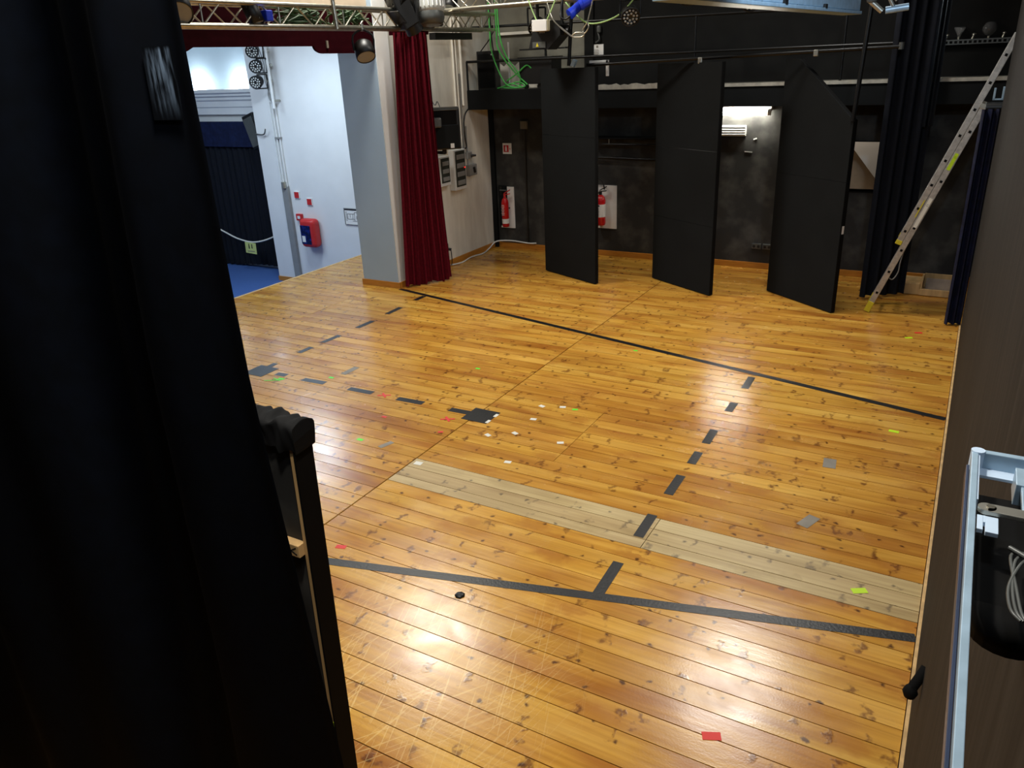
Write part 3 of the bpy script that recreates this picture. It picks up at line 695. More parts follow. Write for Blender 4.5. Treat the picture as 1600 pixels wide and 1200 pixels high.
single('white_angle_bracket', MB().bb(-4.50, -4.24, 9.86, 9.90, 2.80, 2.85, .003).bb(-4.27, -4.24, 9.86, 9.90, 2.66, 2.85, .003), 'white_m', 'white angle bracket behind the top right corner of the leftmost flat', 'bracket', (-4.3, 9.88, 2.66))
# speakers and rack on the gallery
spk = thing('gallery_speaker', 'tall black loudspeaker standing at the left end of the gallery', 'speaker', (-6.56, 10.85, 2.497))
part('cabinet', MB().bb(-6.74, -6.425, 10.72, 10.86, 2.497, 3.04, .008), 'dark', spk)
part('grille', MB().bb(-6.71, -6.44, 10.708, 10.722, 2.53, 3.0, .003), 'paneledge', spk)
part('badge', MB().cyl((-6.47, 10.712, 2.99), (-6.47, 10.705, 2.99), .012, 10), 'grey', spk)
rk = thing('equipment_case', 'black equipment case on casters at the gallery edge behind the leftmost flat', 'case', (-5.70, 10.84, 2.497))
part('case', MB().bb(-5.98, -5.45, 10.66, 10.98, 2.565, 2.91, .006), 'dark', rk)
part('lid_edge', MB().bb(-6.0, -5.43, 10.65, 10.99, 2.905, 2.93, .004), 'darkm', rk)
for x in (-5.9, -5.68, -5.52):
    part('caster', MB().cyl((x, 10.70, 2.531), (x, 10.74, 2.531), .034, 12).box((x, 10.72, 2.565), (.04, .05, .02)), 'dark', rk)
single('black_shelf_board', MB().bb(-6.0, -5.25, 10.72, 10.80, 3.02, 3.04).bb(-5.6, -5.58, 10.74, 10.78, 2.93, 3.03), 'darkm', 'thin black board held above the equipment case', 'shelf', (-5.6, 10.86, 2.93))
# green cables hanging beside the gallery speaker and lying in a heap
gc = [
 ([(-6.25, 10.5, 4.0), (-6.24, 10.5, 3.35), (-6.22, 10.5, 3.05), (-6.05, 10.62, 2.75), (-5.85, 10.66, 2.56)], 'green cable falling straight down beside the gallery speaker'),
 ([(-6.21, 10.5, 4.0), (-6.20, 10.5, 3.30), (-6.12, 10.55, 2.95), (-5.96, 10.62, 2.70), (-5.98, 10.66, 2.53)], 'green cable bending towards the equipment case'),
 ([(-6.36, 10.5, 4.0), (-6.35, 10.5, 3.3), (-6.36, 10.55, 3.0), (-6.2, 10.6, 2.6), (-6.0, 10.64, 2.52)], 'leftmost green cable hanging against the pale wall corner'),
 ([(-6.18, 10.64, 2.62), (-6.0, 10.64, 2.72), (-5.85, 10.64, 2.82), (-5.78, 10.66, 2.78)], 'green cable rising from the heap towards the equipment case'),
 ([(-6.35, 10.64, 2.52), (-6.2, 10.64, 2.55), (-6.0, 10.65, 2.60), (-5.88, 10.64, 2.54), (-6.05, 10.63, 2.52), (-6.25, 10.63, 2.53), (-6.1, 10.64, 2.58), (-5.95, 10.64, 2.53)], 'looped green cable lying on the gallery edge'),
]
for pts, lab in gc:
    single('green_cable', MB().tube(pts, .011, 6), 'green', lab, 'cable', pts[-1], 'green cables by the gallery speaker')
single('dark_cable', MB().tube([(-6.34, 10.5, 3.6), (-6.33, 10.52, 3.1), (-6.3, 10.6, 2.9)], .010), 'dark', 'dark cable hanging beside the green cables', 'cable', (-6.3, 10.6, 2.9))
single('white_pipe', MB().cyl((-6.33, 10.98, 2.5), (-6.33, 10.98, 3.15), .014, 8), 'white_m', 'thin white pipe standing behind the gallery speaker', 'pipe', (-6.33, 10.98, 2.5))
single('diagonal_cable', MB().tube([(-6.62, 10.66, 3.04), (-6.42, 10.6, 3.2), (-6.30, 10.56, 3.34)], .008), 'dark', 'thin black cable rising diagonally from the gallery speaker', 'cable', (-6.6, 10.66, 3.04))
nt_ = thing('wall_notice', 'white printed notice on the upper black wall above the flats', 'notice', (-4.96, YB-.035, 2.90))
part('sheet', MB().bb(-5.05, -4.87, YB-.010, YB-.002, 2.90, 3.055), 'paper', nt_)
pl = MB()
for k in range(5): pl.box((-4.985+.01*(k % 2), YB-.0115, 2.985-.016*k), (.08, .003, .006))
pl.box((-4.965, YB-.0115, 3.025), (.03, .003, .03))
part('print', pl, 'greyt', nt_, 'grey lines of print')
single('broken_fitting', MB().box((-4.93, YB-.03, 3.25), (.06, .06, .10), None, .02).tube([(-4.95, YB-.03, 3.22), (-4.92, YB-.04, 3.12), (-4.98, YB-.03, 3.08)], .012), 'greyd', 'small dark broken fitting on the upper wall above the notice', 'fitting', (-4.93, YB, 3.1))

# ------------------------------------------------------------------ left stage wall fittings (wall faces +X)
def wbox(y0, y1, z0, z1, t, x=XL, ch=.004): return MB().bb(x, x+t, y0, y1, z0, z1, ch)
for (ya, yb_, za, zb, nrow, lab) in ((9.93, 10.25, 1.11, 1.70, 4, 'white fuse box with four smoked windows below the wall speaker'), (9.55, 9.83, 1.22, 1.64, 3, 'smaller white fuse box partly hidden by the red curtain')):
    fb = thing('fuse_box', lab, 'fuse box', (XL, (ya+yb_)/2, za))
    part('case', wbox(ya, yb_, za, zb, .10, ch=.008), 'white_m', fb)
    dr = part('door', wbox(ya+.035, yb_-.035, za+.05, zb-.02, .012, XL+.098), 'smoke', fb, 'smoked see-through door')
    hh = (zb-za-.09)/nrow
    for k in range(nrow):
        part('breaker_row', wbox(ya+.06, yb_-.06, za+.075+hh*k, za+.075+hh*k+hh*.55, .008, XL+.109), 'grey', dr)
    if nrow == 4: part('indicator', MB().cyl((XL+.11, 10.19, 1.43), (XL+.122, 10.19, 1.43), .010, 8), 'redled', fb, 'red indicator light')
sw_ = thing('rotary_switch', 'grey box with black rotary switch right of the fuse box', 'switch', (XL, 10.50, 1.265))
part('box', wbox(10.39, 10.61, 1.265, 1.43, .07, ch=.008), 'grey', sw_)
part('knob', MB().box((XL+.085, 10.51, 1.35), (.03, .035, .09), rotm(.3, 'X'), .006), 'dark', sw_)
so = thing('wall_socket', 'small grey socket with a black plug above the rotary switch', 'socket', (XL, 10.45, 1.53))
part('box', wbox(10.40, 10.52, 1.52, 1.62, .05, ch=.006), 'grey', so)
part('plug', MB().cyl((XL+.05, 10.49, 1.565), (XL+.12, 10.52, 1.565), .024, 10, r2=.015), 'dark', so)
for y, z0, z1, r_c, lab in ((10.215, 1.72, 3.5, .016, 'leftmost pale conduit running up the left stage wall'), (10.285, 1.72, 3.5, .016, 'second pale conduit running up the left stage wall'),
                       (10.36, 1.60, 2.75, .012, 'short grey conduit above the small wall socket'), (10.40, 2.3, 3.5, .022, 'thick pale pipe on the left stage wall beside the gallery')):
    single('conduit', MB().cyl((XL+r_c, y, z0), (XL+r_c, y, z1), r_c, 8), 'cream' if r_c != .012 else 'grey', lab, 'conduit', (XL+r_c, y, z0), 'conduits on the left stage wall')
single('conduit', MB().cyl((XL+.012, 10.44, 1.42), (XL+.012, 10.44, 2.0), .011, 8), 'grey', 'grey conduit entering the rotary switch box from above', 'conduit', (XL+.012, 10.44, 1.42), 'conduits on the left stage wall')
single('black_wall_cable', MB().tube([(XL+.02, 10.53, 2.24), (XL+.03, 10.43, 2.18), (XL+.025, 10.38, 2.05), (XL+.02, 10.39, 1.85), (XL+.02, 10.42, 1.7), (XL+.02, 10.30, 1.68)], .010), 'dark', 'black cable curling down the left wall from the gallery', 'cable', (XL+.02, 10.38, 1.7))
ws = thing('wall_speaker', 'black loudspeaker with horn mounted on the wall beside the red curtain', 'speaker', (-6.42, 9.28, 1.80))
q_ = rotm(.62, 'Z')       # front turned towards the stage
def wsb(c, d, ch=.006): return MB().box(tuple(Vector((-6.45, 9.33, 2.07))+q_ @ Vector(c)), d, q_, ch)
part('cabinet', wsb((0,0,0), (.42, .34, .54), .015), 'dark', ws)
part('horn_recess', wsb((0,-.168,.15), (.34, .012, .19)), 'paneledge', ws)
part('horn_rim', wsb((0,-.176,.25), (.38, .012, .02)).add(*[[],[]]) , 'greyd', ws)
part('grille', wsb((0,-.176,-.10), (.38, .012, .30)), 'panel', ws)
part('floodlight', wsb((-.15,-.21,.09), (.22, .08, .13), .02), 'greyd', ws, 'grey rounded lamp clipped to the front')
part('bracket', MB().box((-6.5, 9.36, 1.775), (.06, .06, .09), q_, .004).bb(-6.84, -6.48, 9.34, 9.38, 1.72, 1.76), 'darkm', ws)
part('maker_mark', wsb((.09,-.184,-.22), (.05, .004, .06), 0), 'white_m', ws, 'small white mark at the foot')
part('cable', MB().tube([(-6.5, 9.33, 2.34), (-6.52, 9.30, 2.42), (-6.6, 9.34, 2.38), (-6.7, 9.3, 2.6), (-6.8, 9.2, 2.9)], .007, 5), 'grey', ws)
single('floor_cable_white', MB().tube([(-6.79, 9.72, .02), (-6.73, 9.95, .012), (-6.78, 10.3, .015), (-6.74, 10.6, .012), (-6.80, 10.9, .03), (-6.78, 11.1, .10), (-6.5, 11.145, .12), (-6.2, 11.145, .10), (-6.05, 11.145, .11)], .012), 'white_m', 'white cable lying along the foot of the left wall', 'cable', (-6.75, 10.4, 0))
fs_ = thing('floor_socket', 'small black socket low on the wall behind the red curtain', 'socket', (XL, 9.72, .22))
part('box', wbox(9.62, 9.70, .24, .36, .05), 'dark', fs_)
part('plug', MB().cyl((XL+.05, 9.67, .28), (XL+.1, 9.70, .27), .022, 8).tube([(XL+.09, 9.7, .27), (XL+.09, 9.71, .12), (XL+.07, 9.72, .02)], .007), 'dark', fs_)

# ------------------------------------------------------------------ back wall fittings
YW = YB
es = thing('extinguisher_sign', 'white and red extinguisher sign on the black wall, upper left', 'sign', (-6.53, YW, 1.52))
part('plate', MB().bb(-6.615, -6.455, YW-.012, YW, 1.515, 1.68, .002), 'paper', es)
part('red_field', MB().bb(-6.595, -6.505, YW-.015, YW-.011, 1.545, 1.65), 'redp', es)
part('pictogram', MB().prism([(-6.565, 1.56), (-6.535, 1.56), (-6.535, 1.615), (-6.543, 1.625), (-6.543, 1.64), (-6.557, 1.64), (-6.557, 1.625), (-6.565, 1.615)], YW-.018, YW-.014, 'y'), 'paper', es, 'white extinguisher symbol')
part('small_mark', MB().box((-6.48, YW-.0135, 1.595), (.014, .003, .02)), 'redt', es)
def extinguisher(x, z0, h, r, label, hose, lab_dark, board, cover=None):
    bo = thing('backing_board', board[4], 'board', ((board[0]+board[1])/2, YW, board[2]))
    part('board', MB().bb(board[0], board[1], YW-.018, YW, board[2], board[3], .003), 'paper', bo)
    if cover: part('black_cover', MB().bb(cover[0], cover[1], YW-.026, YW-.017, cover[2], cover[3]), 'panel', bo, 'black painted part')
    o = thing('fire_extinguisher', label, 'extinguisher', (x, YW-.11, z0))
    c = (x, YW-.11, z0); b = h*.76
    part('cylinder', MB().lathe([(0, 0), (r*.9, .0), (r, .02), (r, b*.82), (r*.85, b*.92), (r*.45, b*.99), (r*.32, b), (0, b)], c, 20), 'redp', o)
    part('neck', MB().cyl((x, YW-.11, z0+b-.01), (x, YW-.11, z0+b+.05), r*.32, 12), 'dark' if hose else 'redmat', o)
    lv = MB().box((x+.04, YW-.11, z0+b+.055), (.12, .025, .014), rotm(-.15, 'Y'), .003).box((x+.045, YW-.11, z0+b+.095), (.13, .025, .014), rotm(-.5, 'Y'), .003)
    part('lever', lv, 'dark' if hose else 'redmat', o)
    lb = MB().lathe([(r*1.012, 0), (r*1.012, b*.42 if lab_dark else b*.16)], (x, YW-.11, z0+(b*.28 if lab_dark else b*.12)), 20)
    part('label', lb, 'paper', o, 'white printed label')
    if lab_dark:
        pr = MB()
        for k in range(6): pr.box((x-.02, YW-.11-r*1.03, z0+b*.32+.022*k), (.055 if k != 3 else .07, .004, .009))
        pr.box((x-.02, YW-.11-r*1.03, z0+b*.32+.155), (.08, .004, .02))
        part('print', pr, 'ink', o, 'black print')
    else:
        pr = MB()
        for k in range(7): pr.box((x-.01, YW-.11-r*1.01, z0+b*.42+.026*k), (.045+.012*(k % 2), .004, .008))
        part('print', pr, 'paper', o, 'small white print')
    if hose: part('hose', MB().tube([(x-.02, YW-.13, z0+b+.03), (x-.11, YW-.14, z0+b+.02), (x-.19, YW-.13, z0+b+.09), (x-.17, YW-.12, z0+b+.2), (x-.07, YW-.12, z0+b+.25), (x+.04, YW-.12, z0+b+.19), (x+.07, YW-.12, z0+b+.08)], .011, 8), 'dark', o)
    part('wall_bracket', MB().bb(x-.04, x+.04, YW-.06, YW-.018, z0+b*.6, z0+b*.64), 'darkm', o)
    return o
extinguisher(-6.56, .37, .62, .058, 'slim red fire extinguisher beside the left wall corner', False, False, (-6.70, -6.44, .33, 1.0, 'white backing board half painted black behind the slim extinguisher'), (-6.72, -6.565, .37, 1.02))
extinguisher(-4.87, .50, .60, .078, 'red fire extinguisher with black hose right of the leftmost flat', True, True, (-5.05, -4.645, .43, 1.085, 'white backing board behind the extinguisher with black hose'))
dl = thing('black_door_handle', 'black lever handle on the wall beside the slim extinguisher', 'handle', (-6.66, YW, .93))
part('plate', MB().bb(-6.70, -6.66, YW-.03, YW-.02, .86, 1.0, .003), 'darkm', dl)
part('lever', MB().cyl((-6.68, YW-.05, .945), (-6.56, YW-.055, .945), .012, 8).cyl((-6.68, YW-.02, .945), (-6.68, YW-.05, .945), .012, 8), 'greyd', dl)
vc = thing('wall_conduit', 'black conduit with junction box running down the wall left of the flats', 'conduit', (-6.22, YW, .1))
part('pipe', MB().cyl((-6.20, YW-.014, .09), (-6.20, YW-.014, 1.93), .014, 8), 'dark', vc)
part('junction_box', MB().bb(-6.26, -6.14, YW-.05, YW, 1.90, 2.02, .006), 'greyup', vc)
pi_ = single('wall_pilaster', MB().bb(XL+.001, -6.76, YW-.05, YW, .0, 2.22, .004), 'panel', 'narrow black pilaster in the left corner of the back wall', 'pilaster', (-6.8, YW, 0))
cr = thing('clothes_rail', 'black rail on brackets on the wall between first and second flat', 'rail', (-4.4, 11.0, 1.68))
part('tube', MB().cyl((-4.80, 10.98, 1.70), (-3.55, 10.98, 1.70), .017, 10), 'darkm', cr)
part('bracket', MB().cyl((-4.70, YW, 1.78), (-4.70, 10.98, 1.78), .01, 8).cyl((-4.70, 10.98, 1.79), (-4.70, 10.98, 1.70), .009, 8), 'alud', cr)
part('shelf', MB().bb(-5.0, -3.55, 10.93, YW, 1.78, 1.80), 'panel', cr)
part('tube', MB().cyl((-5.0, 11.1, 1.50), (-3.55, 11.1, 1.47), .02, 10), 'darkm', cr)
tl = thing('tube_lamp', 'lit fluorescent tube lamp on the black wall right of the middle flat', 'lamp', (-2.85, 11.08, 2.09))
part('tube', MB().cyl((-3.32, 11.06, 2.125), (-2.48, 11.06, 2.125), .038, 14), 'tube', tl)
part('end_cap', MB().cyl((-2.48, 11.06, 2.125), (-2.44, 11.06, 2.125), .042, 14), 'white_m', tl)
part('end_cap', MB().cyl((-3.36, 11.06, 2.125), (-3.32, 11.06, 2.125), .042, 14), 'white_m', tl)
part('batten', MB().bb(-3.36, -2.44, 11.10, YW, 2.14, 2.20, .004), 'white_m', tl)
vt = thing('louvred_vent', 'white louvred vent box just below the lit tube lamp', 'vent', (-2.96, YW, 1.82))
part('case', MB().bb(-3.16, -2.765, YW-.05, YW, 1.815, 1.95, .004), 'white_m', vt)
for k in range(4): part('louvre', MB().box((-2.962, YW-.056, 1.835+.031*k), (.385, .02, .022), rotm(.5, 'X')), 'white_m', vt)
part('dark_rail', MB().bb(-3.16, -2.765, YW-.04, YW, 1.80, 1.815), 'dark', vt)  # dark bar along the underside of the vent case
for k, (x, lab) in enumerate(((-2.51, 'left dark grey double socket low on the wall beside the third flat'), (-2.36, 'right dark grey socket low on the wall beside the third flat'))):
    o = thing('wall_socket', lab, 'socket', (x, YW, .29), 'sockets low on the back wall')
    part('box', MB().bb(x-.065, x+.065, YW-.035, YW, .285, .36, .005), 'greyd', o)
    part('outlet', MB().cyl((x-.03, YW-.036, .322), (x-.03, YW-.04, .322), .02, 12), 'dark', o)
    part('outlet', MB().cyl((x+.03, YW-.036, .322), (x+.03, YW-.04, .322), .02, 12), 'dark', o)
single('metal_strip', MB().box((-2.72, YW-.008, 1.605), (.10, .012, .014), rotm(.05, 'Y')), 'grey', 'small pale metal strip on the wall below the white vent', 'bracket', (-2.72, YW, 1.6))
single('wall_hook', MB().box((-2.64, YW-.01, 1.775), (.045, .02, .02), rotm(-.4, 'Y'), .004), 'paper', 'tiny white hook on the wall right of the white vent', 'hook', (-2.64, YW, 1.77))

# ------------------------------------------------------------------ hanging black flats
def flat_panel(a, b, zt, label, cut=None, seam=None, thick=.06):
    a, b = Vector((*a, 0)), Vector((*b, 0)); L_ = (b-a).length; d = (b-a).normalized(); nrm = Vector((-d.y, d.x, 0))
    o = thing('hanging_flat', label, 'flat', tuple((a+b)/2), 'black flats hanging from the pipe')
    mt = Matrix(((d.x, nrm.x, 0, a.x), (d.y, nrm.y, 0, a.y), (0, 0, 1, 0), (0, 0, 0, 1)))
    z0 = .012
    def poly(x0, x1, za, zb, inset=0):
        if cut and zb > cut[1]:
            return [(x0, za), (x1, za), (x1, cut[1]), (cut[0]*L_, zb), (x0, zb)]
        return [(x0, za), (x1, za), (x1, zb), (x0, zb)]
    zs = [z0]+(seam or [])+[zt]
    for k in range(len(zs)-1):
        za, zb = zs[k]+(.003 if k else 0), zs[k+1]
        part('face_board', MB().prism(poly(.0, L_, za, zb), 0, .012, 'y').xf(mt), 'panel', o)
    fr = MB()
    fr.bb(0, .05, .0125, thick, z0, zt).bb(L_-.05, L_, .0125, thick, z0, cut[1] if cut else zt).bb(.05, L_-.05, .0125, thick, z0, z0+.05)
    if cut:
        fr.bb(.05, cut[0]*L_, .0125, thick, zt-.05, zt)
        fr.prism([(cut[0]*L_, zt), (cut[0]*L_-.06, zt), (L_-.06, cut[1]), (L_, cut[1])], .0125, thick, 'y')
    else: fr.bb(.05, L_-.05, .0125, thick, zt-.05, zt)
    fr.bb(.05, L_-.05, .0125, thick, 1.3, 1.35)
    part('frame', fr.xf(mt), 'paneledge', o)
    return o, mt, L_
flat_panel((-5.277, 9.99), (-4.281, 9.543), 2.775, 'leftmost hanging black flat, plain rectangle beside the hose extinguisher', None, [1.93])
flat_panel((-3.675, 10.129), (-2.70, 9.56), 2.78, 'middle hanging black flat with a faint horizontal seam', None, [.88, 1.78])
o3, mt3, L3 = flat_panel((-2.09, 10.05), (-1.201, 9.379), 2.775, 'third hanging black flat with its upper right corner cut off', (.20, 2.15), [1.5])
part('edge_label', MB().bb(L3+.0005, L3+.002, .02, .05, .93, 1.02).xf(mt3), 'paper', o3, 'tiny white label on the edge')
single('flat_suspension_pole', MB().cyl((-1.21, 9.40, 2.14), (-1.135, 9.40, 3.9), .024, 10), 'darkm', 'black pole rising from the cut corner of the third flat', 'pole', (-1.2, 9.4, 2.15))

# tall black leg drape right of the third flat
def legfn(x0, y0, x1, y1, z0, z1, n_, amp, ph=0):
    A = Vector((x0, y0)); B = Vector((x1, y1)); d = B-A; nr = Vector((d.y, -d.x)).normalized()
    def fn(u, v):
        p = A+d*u+nr*amp*(math.sin(u*n_*2*PI+ph)+.4*math.sin(u*n_*5+ph*2))
        return (p.x, p.y, z0+(z1-z0)*v)
    return fn
ld = thing('leg_drape', 'tall black leg drape hanging left of the ladder', 'drape', (-.75, 10.25, 0))
part('cloth', MB().grid(legfn(-.99, 10.11, -.53, 10.45, .03, 5.4, 4, .035), 60, 12), 'navy', ld)
part('batten', MB().bb(-1.0, -.5, 10.2, 10.4, 5.38, 5.44), 'darkm', ld)
# folded plastic edge with a bluish sheen at the drape's upper right side
single('plastic_strip', MB().grid(legfn(-.60, 10.36, -.50, 10.44, 2.0, 5.3, 1.2, .018), 14, 10), mat('dark shiny plastic', (16,20,26), .18, var=.2), 'shiny dark plastic strip hanging at the right edge of the leg drape', 'strip', (-.55, 10.4, 2.0))
rd = thing('wing_drape', 'narrow navy drape hanging at the end of the right wall', 'drape', (.06, 9.46, 0))
part('cloth', MB().grid(legfn(-.03, 9.43, .132, 9.47, .012, 2.25, 2.5, .03), 40, 10), mat('navy cloth', (10,14,34), .7, scale=12, c2=(18,24,54), spec=.3), rd)
part('top_roll', MB().cyl((.0, 9.52, 2.26), (.25, 9.52, 2.26), .05, 12), 'dark', rd)
br = thing('roller_bracket', 'bright metal bracket above the narrow navy drape', 'bracket', (.11, 9.6, 2.3))
part('plate', MB().bb(.045, .065, 9.55, 9.60, 2.33, 2.44, .003), 'pale', br)
part('plate', MB().bb(.12, .14, 9.55, 9.60, 2.33, 2.45, .003), 'pale', br)
part('base', MB().bb(.045, .20, 9.55, 9.60, 2.325, 2.34, .003), 'pale', br)
part('spool', MB().cyl((.14, 9.575, 2.40), (.22, 9.575, 2.40), .035, 12), 'greyd', br)
# perforated rail with glass bits on the far upper wall
pr_ = thing('perforated_rail', 'perforated metal rail high on the far right wall', 'rail', (-.2, YB-.05, 2.86))
rl = MB(); 
rl.bb(-.70, .28, YB-.06, YB-.04, 2.885, 2.9); rl.bb(-.70, .28, YB-.06, YB-.04, 2.845, 2.857)
for k in range(21): rl.bb(-.70+.049*k, -.682+.049*k, YB-.06, YB-.04, 2.857, 2.885)
part('strip', rl, 'greyd', pr_)
part('wall_bracket', MB().bb(-.55, -.53, YB-.04, YB, 2.85, 2.9), 'darkm', pr_)
part('wall_bracket', MB().bb(.1, .12, YB-.04, YB, 2.85, 2.9), 'darkm', pr_)
def bulb(x, prof, label): 
    o = thing('lamp_glass', label, 'lamp', (x, YB-.05, 2.9))
    part('glass', MB().lathe(prof, (x, YB-.05, 2.92), 16), 'glass', o)
    part('foot', MB().cyl((x, YB-.05, 2.9), (x, YB-.05, 2.93), .012, 8), 'alu', o)
bulb(-.40, [(.012, 0), (.02, .03), (.055, .09), (.06, .11), (.057, .11), (.05, .09), (.015, .03)], 'small clear funnel glass on the perforated rail')
bulb(-.10, [(.0, .0), (.04, .015), (.075, .06), (.075, .09), (.05, .14), (.03, .15)], 'round clear glass globe on the perforated rail')
for x, lab in ((-.53, 'leftmost small metal stud on the perforated rail'), (-.26, 'short metal pin between the two glasses on the rail'), (.04, 'small mushroom shaped knob right of the round glass')):
    single('rail_stud', MB().cyl((x, YB-.05, 2.9), (x+.012, YB-.05, 2.945), .012, 8).lathe([(.0, .02), (.02, .01), (.022, 0)], (x+.012, YB-.05, 2.945), 10), 'alu', lab, 'stud', (x, YB-.05, 2.9))

# ladder: two sections seen from the side
la = thing('extension_ladder', 'aluminium extension ladder with yellow feet leaning at the right', 'ladder', (-.835, 9.78, 0))
u_ = Vector((.3455, 0, .9384)); nn = Vector((.9384, 0, -.3455)); F0 = Vector((-.835, 0, .03))
def rot_l():
    return Matrix(((nn.x, 0, u_.x), (0, 1, 0), (nn.z, 0, u_.z)))
RL = rot_l()
for sec, (s0, s1, off) in enumerate(((.10, 2.40, 0), (.845, 3.07, -.066))):
    for yy in (9.6, 9.97):
        c = F0+u_*((s0+s1)/2)+nn*off+Vector((0, yy, 0))
        st = part('stile', MB().box(tuple(c), (.062, .026, s1-s0), RL, .004), 'lad', la)
        n_ = int((s1-s0-.1)/.27)+1
        for k in range(n_):
            s_ = s0+.13+.27*k
            if s_ > s1-.04: continue
            p = F0+u_*s_+nn*off+Vector((0, yy, 0))
            if yy == 9.6:
                part('rung_end', MB().box(tuple(p-Vector((0, .0135, 0))), (.026, .004, .026), RL), 'paneledge', st)
    n_ = int((s1-s0-.1)/.27)+1
    for k in range(n_):
        s_ = s0+.13+.27*k
        if s_ > s1-.04: continue
        p = F0+u_*s_+nn*off
        part('rung', MB().box((p.x, 9.785, p.z), (.028, .34, .028), RL, .003), 'lad', la)
for yy in (9.6, 9.97):
    p = F0+u_*.045+Vector((0, yy, 0)); part('foot', MB().box(tuple(p), (.066, .034, .13), RL, .006), 'yellow', la, 'yellow rubber foot')
    p = F0+u_*.84+nn*-.066+Vector((0, yy, 0)); part('end_cap', MB().box(tuple(p), (.066, .034, .05), RL, .004), 'yellow', la, 'yellow end cap')
    p = F0+u_*2.38+nn*.0+Vector((0, yy, 0)); part('guide_bracket', MB().box(tuple(p), (.085, .04, .05), RL, .004), 'alud', la)
for s_, h_, off, mm, lb in ((1.80, .18, 0, 'lime', 'yellow sticker'), (1.25, .20, -.05, 'yellow', 'yellow sticker strip'), (1.22, .34, .0, 'whitet', 'whitish worn label')):
    p = F0+u_*s_+nn*off+Vector((0, 9.6-.0145, 0))
    part('sticker', MB().box(tuple(p), (.012 if mm == 'yellow' else .036, .002, h_), RL), mm, la, lb)
part('pull_rope', MB().tube([tuple(F0+u_*.95+Vector((0, 9.75, 0))), (-.565, 9.7, .62), (-.575, 9.7, .48), (-.62, 9.7, .39), (-.665, 9.7, .41), (-.655, 9.7, .47)], .007, 6), 'grey', la)
# low wooden tray at the back wall
wt = thing('wooden_tray', 'low unpainted wooden crate lying open by the back wall behind the ladder', 'crate', (-.25, 10.75, 0))
part('front_board', MB().bb(-.36, .10, 10.52, 10.545, .005, .085, .003), 'rawwood', wt)
part('left_block', MB().bb(-.56, -.36, 10.54, 10.92, .004, .14, .004), 'rawwood', wt)
part('divider', MB().bb(-.358, -.335, 10.546, 10.92, .004, .18, .003), 'rawwood', wt)
part('back_board', MB().bb(-.334, .10, 10.90, 10.925, .005, .19, .003), 'rawwood', wt)
part('white_board', MB().box((-.11, 10.82, .08), (.40, .02, .14), rotm(-.35, 'X'), .002), 'traywood', wt, 'whitish inner board')
part('base_board', MB().bb(-.334, .10, 10.546, 10.90, .004, .016), 'rawwood', wt)
single('wall_plank', MB().bb(-.6, .29, YB-.02, YB, .004, .12, .003), 'orange', 'brown plank standing at the wall behind the wooden crate', 'plank', (-.1, YB, 0))

# ------------------------------------------------------------------ pale box hanging over the stage
hx = thing('pale_hanging_box', 'long pale blue metal box hanging at the top of the stage', 'luminaire', (-.97, 4.9, 3.08))
A = Vector((-.845, 6.30, 3.08)); B = Vector((-1.08, 3.2, 3.08)); dd = (B-A).normalized(); sd = Vector((dd.y, -dd.x, 0))
def hxb(t, s, z, d, ch=.004):
    c = A+dd*t+sd*s; rr = Matrix(((dd.x, sd.x, 0), (dd.y, sd.y, 0), (0, 0, 1)))
    return MB().box((c.x, c.y, z), d, rr, ch)
part('casing', hxb(1.55, .06, 3.175, (3.1, .11, .13)), 'pale', hx)
part('lower_rail', hxb(1.55, .055, 3.097, (3.1, .13, .02)), 'pale', hx)
for t in (.02, .48, 1.1, 1.7): part('seam', hxb(t+.4, .008, 3.165, (.008, .004, .115), 0), 'dark', hx)
for t in (.95, 1.75): part('latch', hxb(t, .0, 3.112, (.05, .02, .03), .002), 'dark', hx)
part('suspension', MB().cyl(A+dd*.6+sd*.14+Vector((0,0,.14)), A+dd*.6+sd*.14+Vector((0,0,2.5)), .006, 6), 'darkm', hx)
part('suspension', MB().cyl(A+dd*2.6+sd*.14+Vector((0,0,.14)), A+dd*2.6+sd*.14+Vector((0,0,2.5)), .006, 6), 'darkm', hx)
cl = thing('jointed_clamp', 'pale jointed metal clamp at the right end of the hanging box', 'clamp', (-.66, 6.4, 3.1))
part('arm', MB().cyl((-.80, 6.36, 3.17), (-.72, 6.38, 3.10), .018, 8).cyl((-.72, 6.38, 3.24), (-.655, 6.40, 3.13), .012, 8).cyl((-.68, 6.38, 3.24), (-.64, 6.4, 3.16), .008, 8), 'alud', cl)
part('handle', MB().cyl((-.70, 6.40, 3.105), (-.56, 6.42, 3.12), .024, 10), 'pale', cl)
part('joint', MB().lathe([(0, -.03), (.03, -.02), (.035, 0), (.03, .02), (0, .03)], (-.79, 6.36, 3.18), 12), 'greyd', cl)

# ------------------------------------------------------------------ near right: open frame, hook
fz = 2.45
ofr = thing('open_metal_frame', 'open pale metal frame with a flat arm beside the right wall', 'frame', (.085, .6, fz-.03))
part('side_rail', MB().bb(.0495, .0565, .10, .975, fz-.012, fz, .0008), 'pale', ofr)
part('inner_flange', MB().bb(.0565, .0585, .86, .97, fz-.016, fz-.002, .0004), 'palewhite', ofr)
part('end_rail', MB().bb(.052, .128, .974, .983, fz-.024, fz, .001), 'pale', ofr)
part('end_ledge', MB().bb(.058, .126, .955, .974, fz-.024, fz-.020, .0005), 'palewhite', ofr)
part('corner_cap', MB().cyl((.056, .977, fz-.024), (.056, .977, fz+.001), .0075, 16), 'palewhite', ofr)
part('inner_bracket', MB().bb(.094, .110, .915, .958, fz-.03, fz-.004, .0008).bb(.099, .112, .85, .918, fz-.012, fz-.006, .0008), 'pale', ofr)
